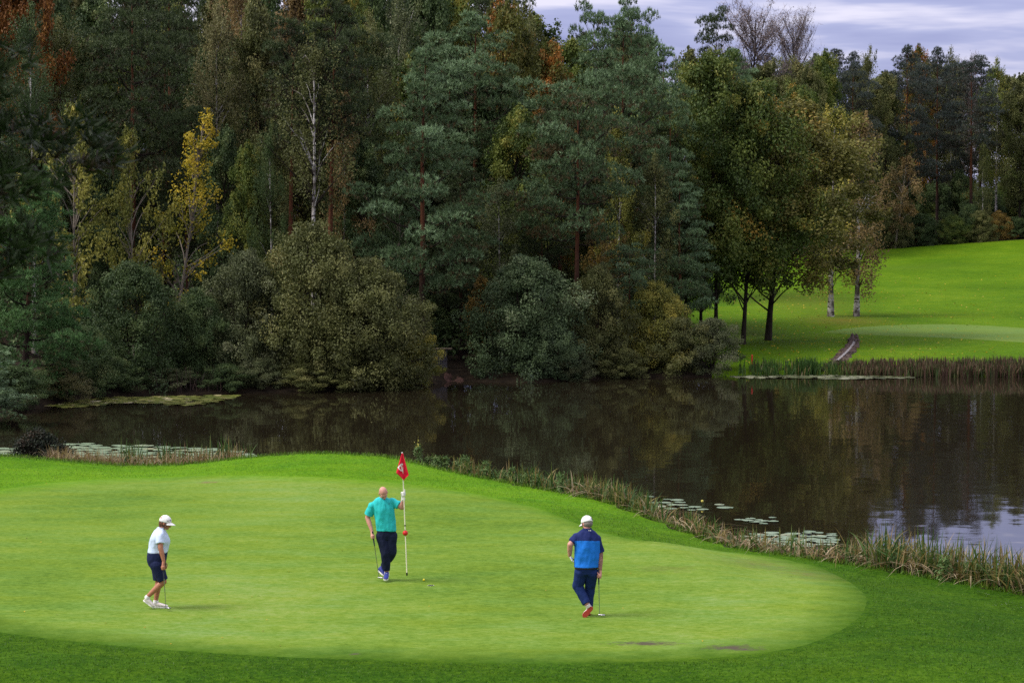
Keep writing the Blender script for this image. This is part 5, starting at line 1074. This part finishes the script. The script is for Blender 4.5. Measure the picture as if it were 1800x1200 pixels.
g = Geo(); loft(g, [(p(333, 462, .0), X*.092, Y*.090), (p(334, 432, .005), X*.080, Y*.078)], n=18, power=2); link('collar', g.mesh('collar', [M_teal], True), sh)
g = Geo(); q0, q1 = p(345, 478, -.125), p(352, 530, -.140); tube(g, [q0, q1], .008, 4); link('placket', g.mesh('placket', [M_teal], True), sh)
g = Geo(); q0 = p(383, 482, -.142); tube(g, [q0+V3(-.016, 0, .010), q0+V3(-.004, 0, -.006), q0+V3(.020, 0, .008)], .0042, 4); link('emblem', g.mesh('emblem', [M_navy2]), sh)
g = Geo(); torso(g, sec[:3], .006); 
for h_, k_, a_ in ((hipR, knR, anR), (hipL, knL, anL)): limb(g, [h_, k_, k_*.6+a_*.4, k_*.06+a_*.94], [.112, .086, .078, .066], 6, flat=True); sphere(g, h_, .112)
tr = fused('trousers', g, [M_navy2], root, .008, 5, (.013, 8, (1, 1, .6)))
shoe(root, p(366, 1078, .05), p(352, 1112, -.17), ZU, X, M_shoeb, M_solew, ankle=anR, lace=M_solew); shoe(root, p(292, 1030, .17), p(348, 1078, .05), V3(.5, -.25, .85), Y, M_shoeb, M_solew, ankle=anL, lace=M_solew)
for a, b in ((anR, p(364, 1068, .03)), (anL, p(318, 1022, .16))): g = Geo(); limb(g, [a, b], [.045, .048], 3, flat=True); link('sock', g.mesh('sock', [M_sock], True), root)
putter(p.loc, ct, ch, V3(.9, -.4, 0), 'putter the bald person leans on with the bare hand')
# flagstick
fs = tag(empty('flagstick', p.loc), 'pale flagstick with red flag and red ball, held upright', 'flagstick'); PL = lambda cy: pb+(pt-pb)*((1066-cy)/1000.)
M_stick = plain('cream_fibreglass', (.78, .74, .55), .4, var=.05); M_flag = cloth_mat('red_flag_cloth', (.62, .010, .035), .7)
g = Geo(); tube(g, [PL(1050), PL(400), PL(70)], [.0105, .0095, .0085], 10); link('pole', g.mesh('pole', [M_stick], True), fs)
for cy_ in (660, 702): g = Geo(); tube(g, [PL(cy_+4), PL(cy_-4)], .0155, 10); link('band', g.mesh('band', [M_dark], True), fs)
g = Geo(); tube(g, [PL(1072), PL(1066), PL(1046)], [.010, .016, .016], 10); link('ferrule', g.mesh('ferrule', [M_dark], True), fs)
g = Geo(); sphere(g, PL(722), .050, 20, 14); link('ball', g.mesh('ball', [M_red], True), fs)
g = Geo(); sphere(g, PL(66), .014, 8, 6); link('finial', g.mesh('finial', [M_wht], True), fs)
n_, m_ = 22, 30; g = Geo(); fv = []
for i in range(m_):
    t = i/(m_-1); yy = 70+t*214
    for j in range(n_):
        s_ = j/(n_-1); xl = np.interp(t, [0, .74, 1], [487, 441, 500]); xr = np.interp(t, [0, .86, 1], [497, 545, 514]); q = xl+(xr-xl)*s_; dep = -.165-.030*math.sin(s_*6.5+.6)*min(1, t*1.6) - .02*math.sin(s_*3.0)*t - .016
        fv.append(p(q, yy+ (8*math.sin(s_*5)*t), dep))
fv = np.array(fv); i = (np.arange(m_-1)[:, None]*n_+np.arange(n_-1)[None]).ravel(); g.add(fv, np.stack([i, i+1, i+n_+1, i+n_], -1)); fl = link('flag', g.mesh('flag', [M_flag], True), fs); fl.modifiers.new('th', 'SOLIDIFY').thickness = .003
grid = fv.reshape(m_, n_, 3)
def on_flag(cx, cy_):
    t = (cy_-70)/214.; xl = np.interp(t, [0, .74, 1], [487, 441, 500]); xr = np.interp(t, [0, .86, 1], [497, 545, 514]); s_ = (cx-xl)/(xr-xl); a = np.clip(t*(m_-1), 0, m_-1.001); b = np.clip(s_*(n_-1), 0, n_-1.001); i0, j0 = int(a), int(b); u, v_ = a-i0, b-j0
    return (grid[i0, j0]*(1-v_)+grid[i0, j0+1]*v_)*(1-u)+(grid[i0+1, j0]*(1-v_)+grid[i0+1, j0+1]*v_)*u+V3(0, -.006, 0)
g = Geo(); KX = lambda x, y: (600-600+ (680-600+x/12.633)*4.617, (785-780+y/12.633)*4.617)
def stroke(pts, wd):
    P = []; pts = [np.array(KX(*q)) for q in pts]; Q = []
    for a, b in zip(pts[:-1], pts[1:]):
        for t in np.linspace(0, 1, 8, endpoint=False): Q.append(a*(1-t)+b*t)
    Q.append(pts[-1]); Q = np.array(Q); tn = unit(np.gradient(Q, axis=0)); nr = np.stack([-tn[:, 1], tn[:, 0]], -1)*wd
    v = np.array([[on_flag(*(a-b)), on_flag(*(a+b))] for a, b in zip(Q, nr)]).reshape(-1, 3); i = np.arange(len(Q)-1)*2; g.add(v, np.stack([i, i+1, i+3, i+2], -1))
stroke([(345, 385), (325, 355), (295, 372), (240, 440), (290, 485), (338, 515), (325, 460), (300, 380)], 4.4)
link('number', g.mesh('number', [M_wht]), fl)

# ---- man in two-tone blue, seen from behind
p = Pic(950, 890, 914/160, 1038, 1084)
root = tag(empty('person', p.loc), 'person in two-tone blue polo and white cap walking away', 'person')
sec = [(p(463, 680), X*.135, Y*.100), (p(462, 625), X*.182, Y*.125), (p(466, 560), X*.188, Y*.122), (p(470, 490), X*.190, Y*.122), (p(474, 410), X*.200, Y*.125), (p(474, 340), X*.208, Y*.118), (p(472, 285), X*.185, Y*.100), (p(474, 240), X*.120, Y*.080), (p(475, 222), X*.060, Y*.056)]
hipL, knL, anL = p(408, 660, 0), p(380, 800, .05), p(472, 985, -.05); hipR, knR, anR = p(520, 660, 0), p(504, 810, .10), p(492, 1015, .12)
ls, le, lw = p(362, 312), p(301, 378, -.06), p(297, 490, .03); rs, re, rw = p(574, 322), p(608, 470, .02), p(604, 650, -.02)
g = Geo(); torso(g, sec, -.014)
for h_, k_, a_ in ((hipR, knR, anR), (hipL, knL, anL)): limb(g, [h_, k_, k_*.65+a_*.35, a_], [.095, .062, .058, .038], 6)
hc = p(468, 162, .03); fwd = V3(-.62, .72, -.34); L, R = head(g, root, hc, fwd, V3(-.12, .30, .94), M_skin_pink, 1.0); limb(g, [p(475, 250), p(472, 190, .01)], [.056, .060], 4)
limb(g, [ls, le, le*.6+lw*.4, lw], [.056, .047, .046, .031], 6); limb(g, [rs, re, re*.6+rw*.4, rw], [.058, .048, .046, .031], 6)
ct, ch = p(588, 622, -.045), p(600, 1092, -.06); ax = unit(ct-ch); grip_hand(g, rw, p(592, 702, -.052), ax, V3(.9, -.2, .1), .012, .031)
tz = (re*.35+rw*.65)[2]
fused('body', g, [M_skin_pink, M_tat], root, .0065, 3, assign=lambda c_: (c_[:, 0] > rw[0]-.055) & (c_[:, 2] > rw[2]+.02) & (c_[:, 2] < re[2]+.02))
g = Geo(); relaxed_hand(g, lw, V3(.42, .02, -.9), V3(1, .1, .3), V3(.1, 1, 0), .75, .034, 1.1); gl = fused('glove', g, [M_glove], root, .0055, 2)
g = Geo(); tube(g, [p(335, 520, -.01), p(350, 548, -.01)], .012, 6); link('ball_marker_strap', g.mesh('ball_marker_strap', [M_navy2], True), gl)
yk = p(470, 318)[2]; g = Geo(); torso(g, [(p(464, 606), X*.188, Y*.124)]+sec[2:9], .016)
for q in (ls, rs): limb(g, [p(474, 248), q*.5+p(474, 262)*.5, q], [.068, .078, .078], 4)
for a, b, e_ in ((ls, le, .66), (rs, re, .90)): limb(g, [a, a*.6+b*.4, a*(1-e_)+b*e_], [.080, .076, .076], 4, flat=True); sphere(g, a, .079)
def two_tone(c_):
    sl = (c_[:, 0] > rs[0]-.052-.1*np.clip(c_[:, 2]-yk+.25, 0, .3)*0) & (c_[:, 2] < yk+.02) & (c_[:, 0] > sec[4][0][0]+.212) | (c_[:, 0] < sec[4][0][0]-.214)
    return sl | (c_[:, 2] > yk-.015+.06*np.abs(c_[:, 0]-sec[4][0][0])*-1)
sh = fused('shirt', g, [M_bright, M_yoke], root, .007, 5, (.015, 8, (1, 1, .6)), two_tone)
g = Geo(); loft(g, [(p(474, 238), X*.088, Y*.082), (p(474, 210), X*.074, Y*.072)], n=18, power=2); link('collar', g.mesh('collar', [M_yoke], True), sh)
for dx in (-.014, .012): g = Geo(); q0 = p(500, 235, -.098); box(g, tuple(q0+V3(dx-.009, -.004, -.006)), tuple(q0+V3(dx+.009, .004, .006))); link('emblem', g.mesh('emblem', [M_wht]), sh)
g = Geo(); torso(g, sec[:3], .006); 
for h_, k_, a_ in ((hipR, knR, anR), (hipL, knL, anL)): limb(g, [h_, k_, k_*.6+a_*.4, k_*.04+a_*.96], [.116, .090, .082, .070], 6, flat=True); sphere(g, h_, .116)
tr = fused('trousers', g, [M_blue_tr], root, .008, 5, (.013, 8, (1, 1, .6)))
g = Geo(); torso(g, [(p(464, 618), X*.187, Y*.126), (p(465, 604), X*.187, Y*.126)], .012); link('belt', g.mesh('belt', [M_dark], True), tr)
cap(root, L, R, 1.02, .085, emblem=[(.42, -.88, .18, M_navy2, .020), (.36, -.9, .05, M_navy2, .012)])
g = Geo(); sphere(g, L(0, -.028, -.016), V3(.083, .088, .072), 16, 10, R); fused('hair', g, [M_hairg], root, .008, 3)
shoe(root, p(528, 1012, -.06), p(436, 1112, -.10), V3(.25, .9, .3), X, M_shoew, M_soler, ankle=anL, lace=M_navy2); shoe(root, p(490, 1092, .06), p(478, 1092, .34), ZU, X, M_shoew, M_soler, ankle=anR)
for a, b in ((anL, p(488, 1010, -.04)), (anR, p(491, 1060, .10))): g = Geo(); limb(g, [a, b], [.045, .046], 3, flat=True); link('sock', g.mesh('sock', [M_shoew], True), root)
putter(p.loc, ct, ch, V3(.95, -.3, 0), 'putter with chrome head standing beside the person in blue')

# ---- ball and hole
x, y, z = hit(745, 1021.5); gb = Geo(); sphere(gb, (0, 0, .0215), .0215, 18, 12); m = MT('yellow_ball'); o = link('golf_ball', gb.mesh('golf_ball', [m.principled((.80, .66, .02), .3, .5)], True)); o.location = (float(x[0]), float(y[0]), float(z[0])+.010); tag(o, 'yellow golf ball lying near the hole', 'golf ball')
x, y, z = hit(757.5, 1029.5); a = np.arange(28)*2*np.pi/28; ring = np.stack([np.cos(a), np.sin(a), 0*a], -1)*.054; h_ = tag(empty('golf_hole', (float(x[0]), float(y[0]), float(z[0])+.014)), 'hole in the green near the yellow ball, a flat dark disc', 'hole')
g = Geo(); g.add(ring, [list(range(28))]); link('hole_shade_disc', g.mesh('hole_shade_disc', [plain('hole_shade', (.008, .010, .006), .9)]), h_); g = Geo(); j = np.arange(28); g.add(np.vstack([ring*1.0+[0, 0, .001], ring*1.10+[0, 0, .001]]), np.stack([j, (j+1) % 28, 28+(j+1) % 28, 28+j], -1)); link('rim', g.mesh('rim', [M_wht]), h_)  # flat disc: the shade inside the hole is only its dark colour
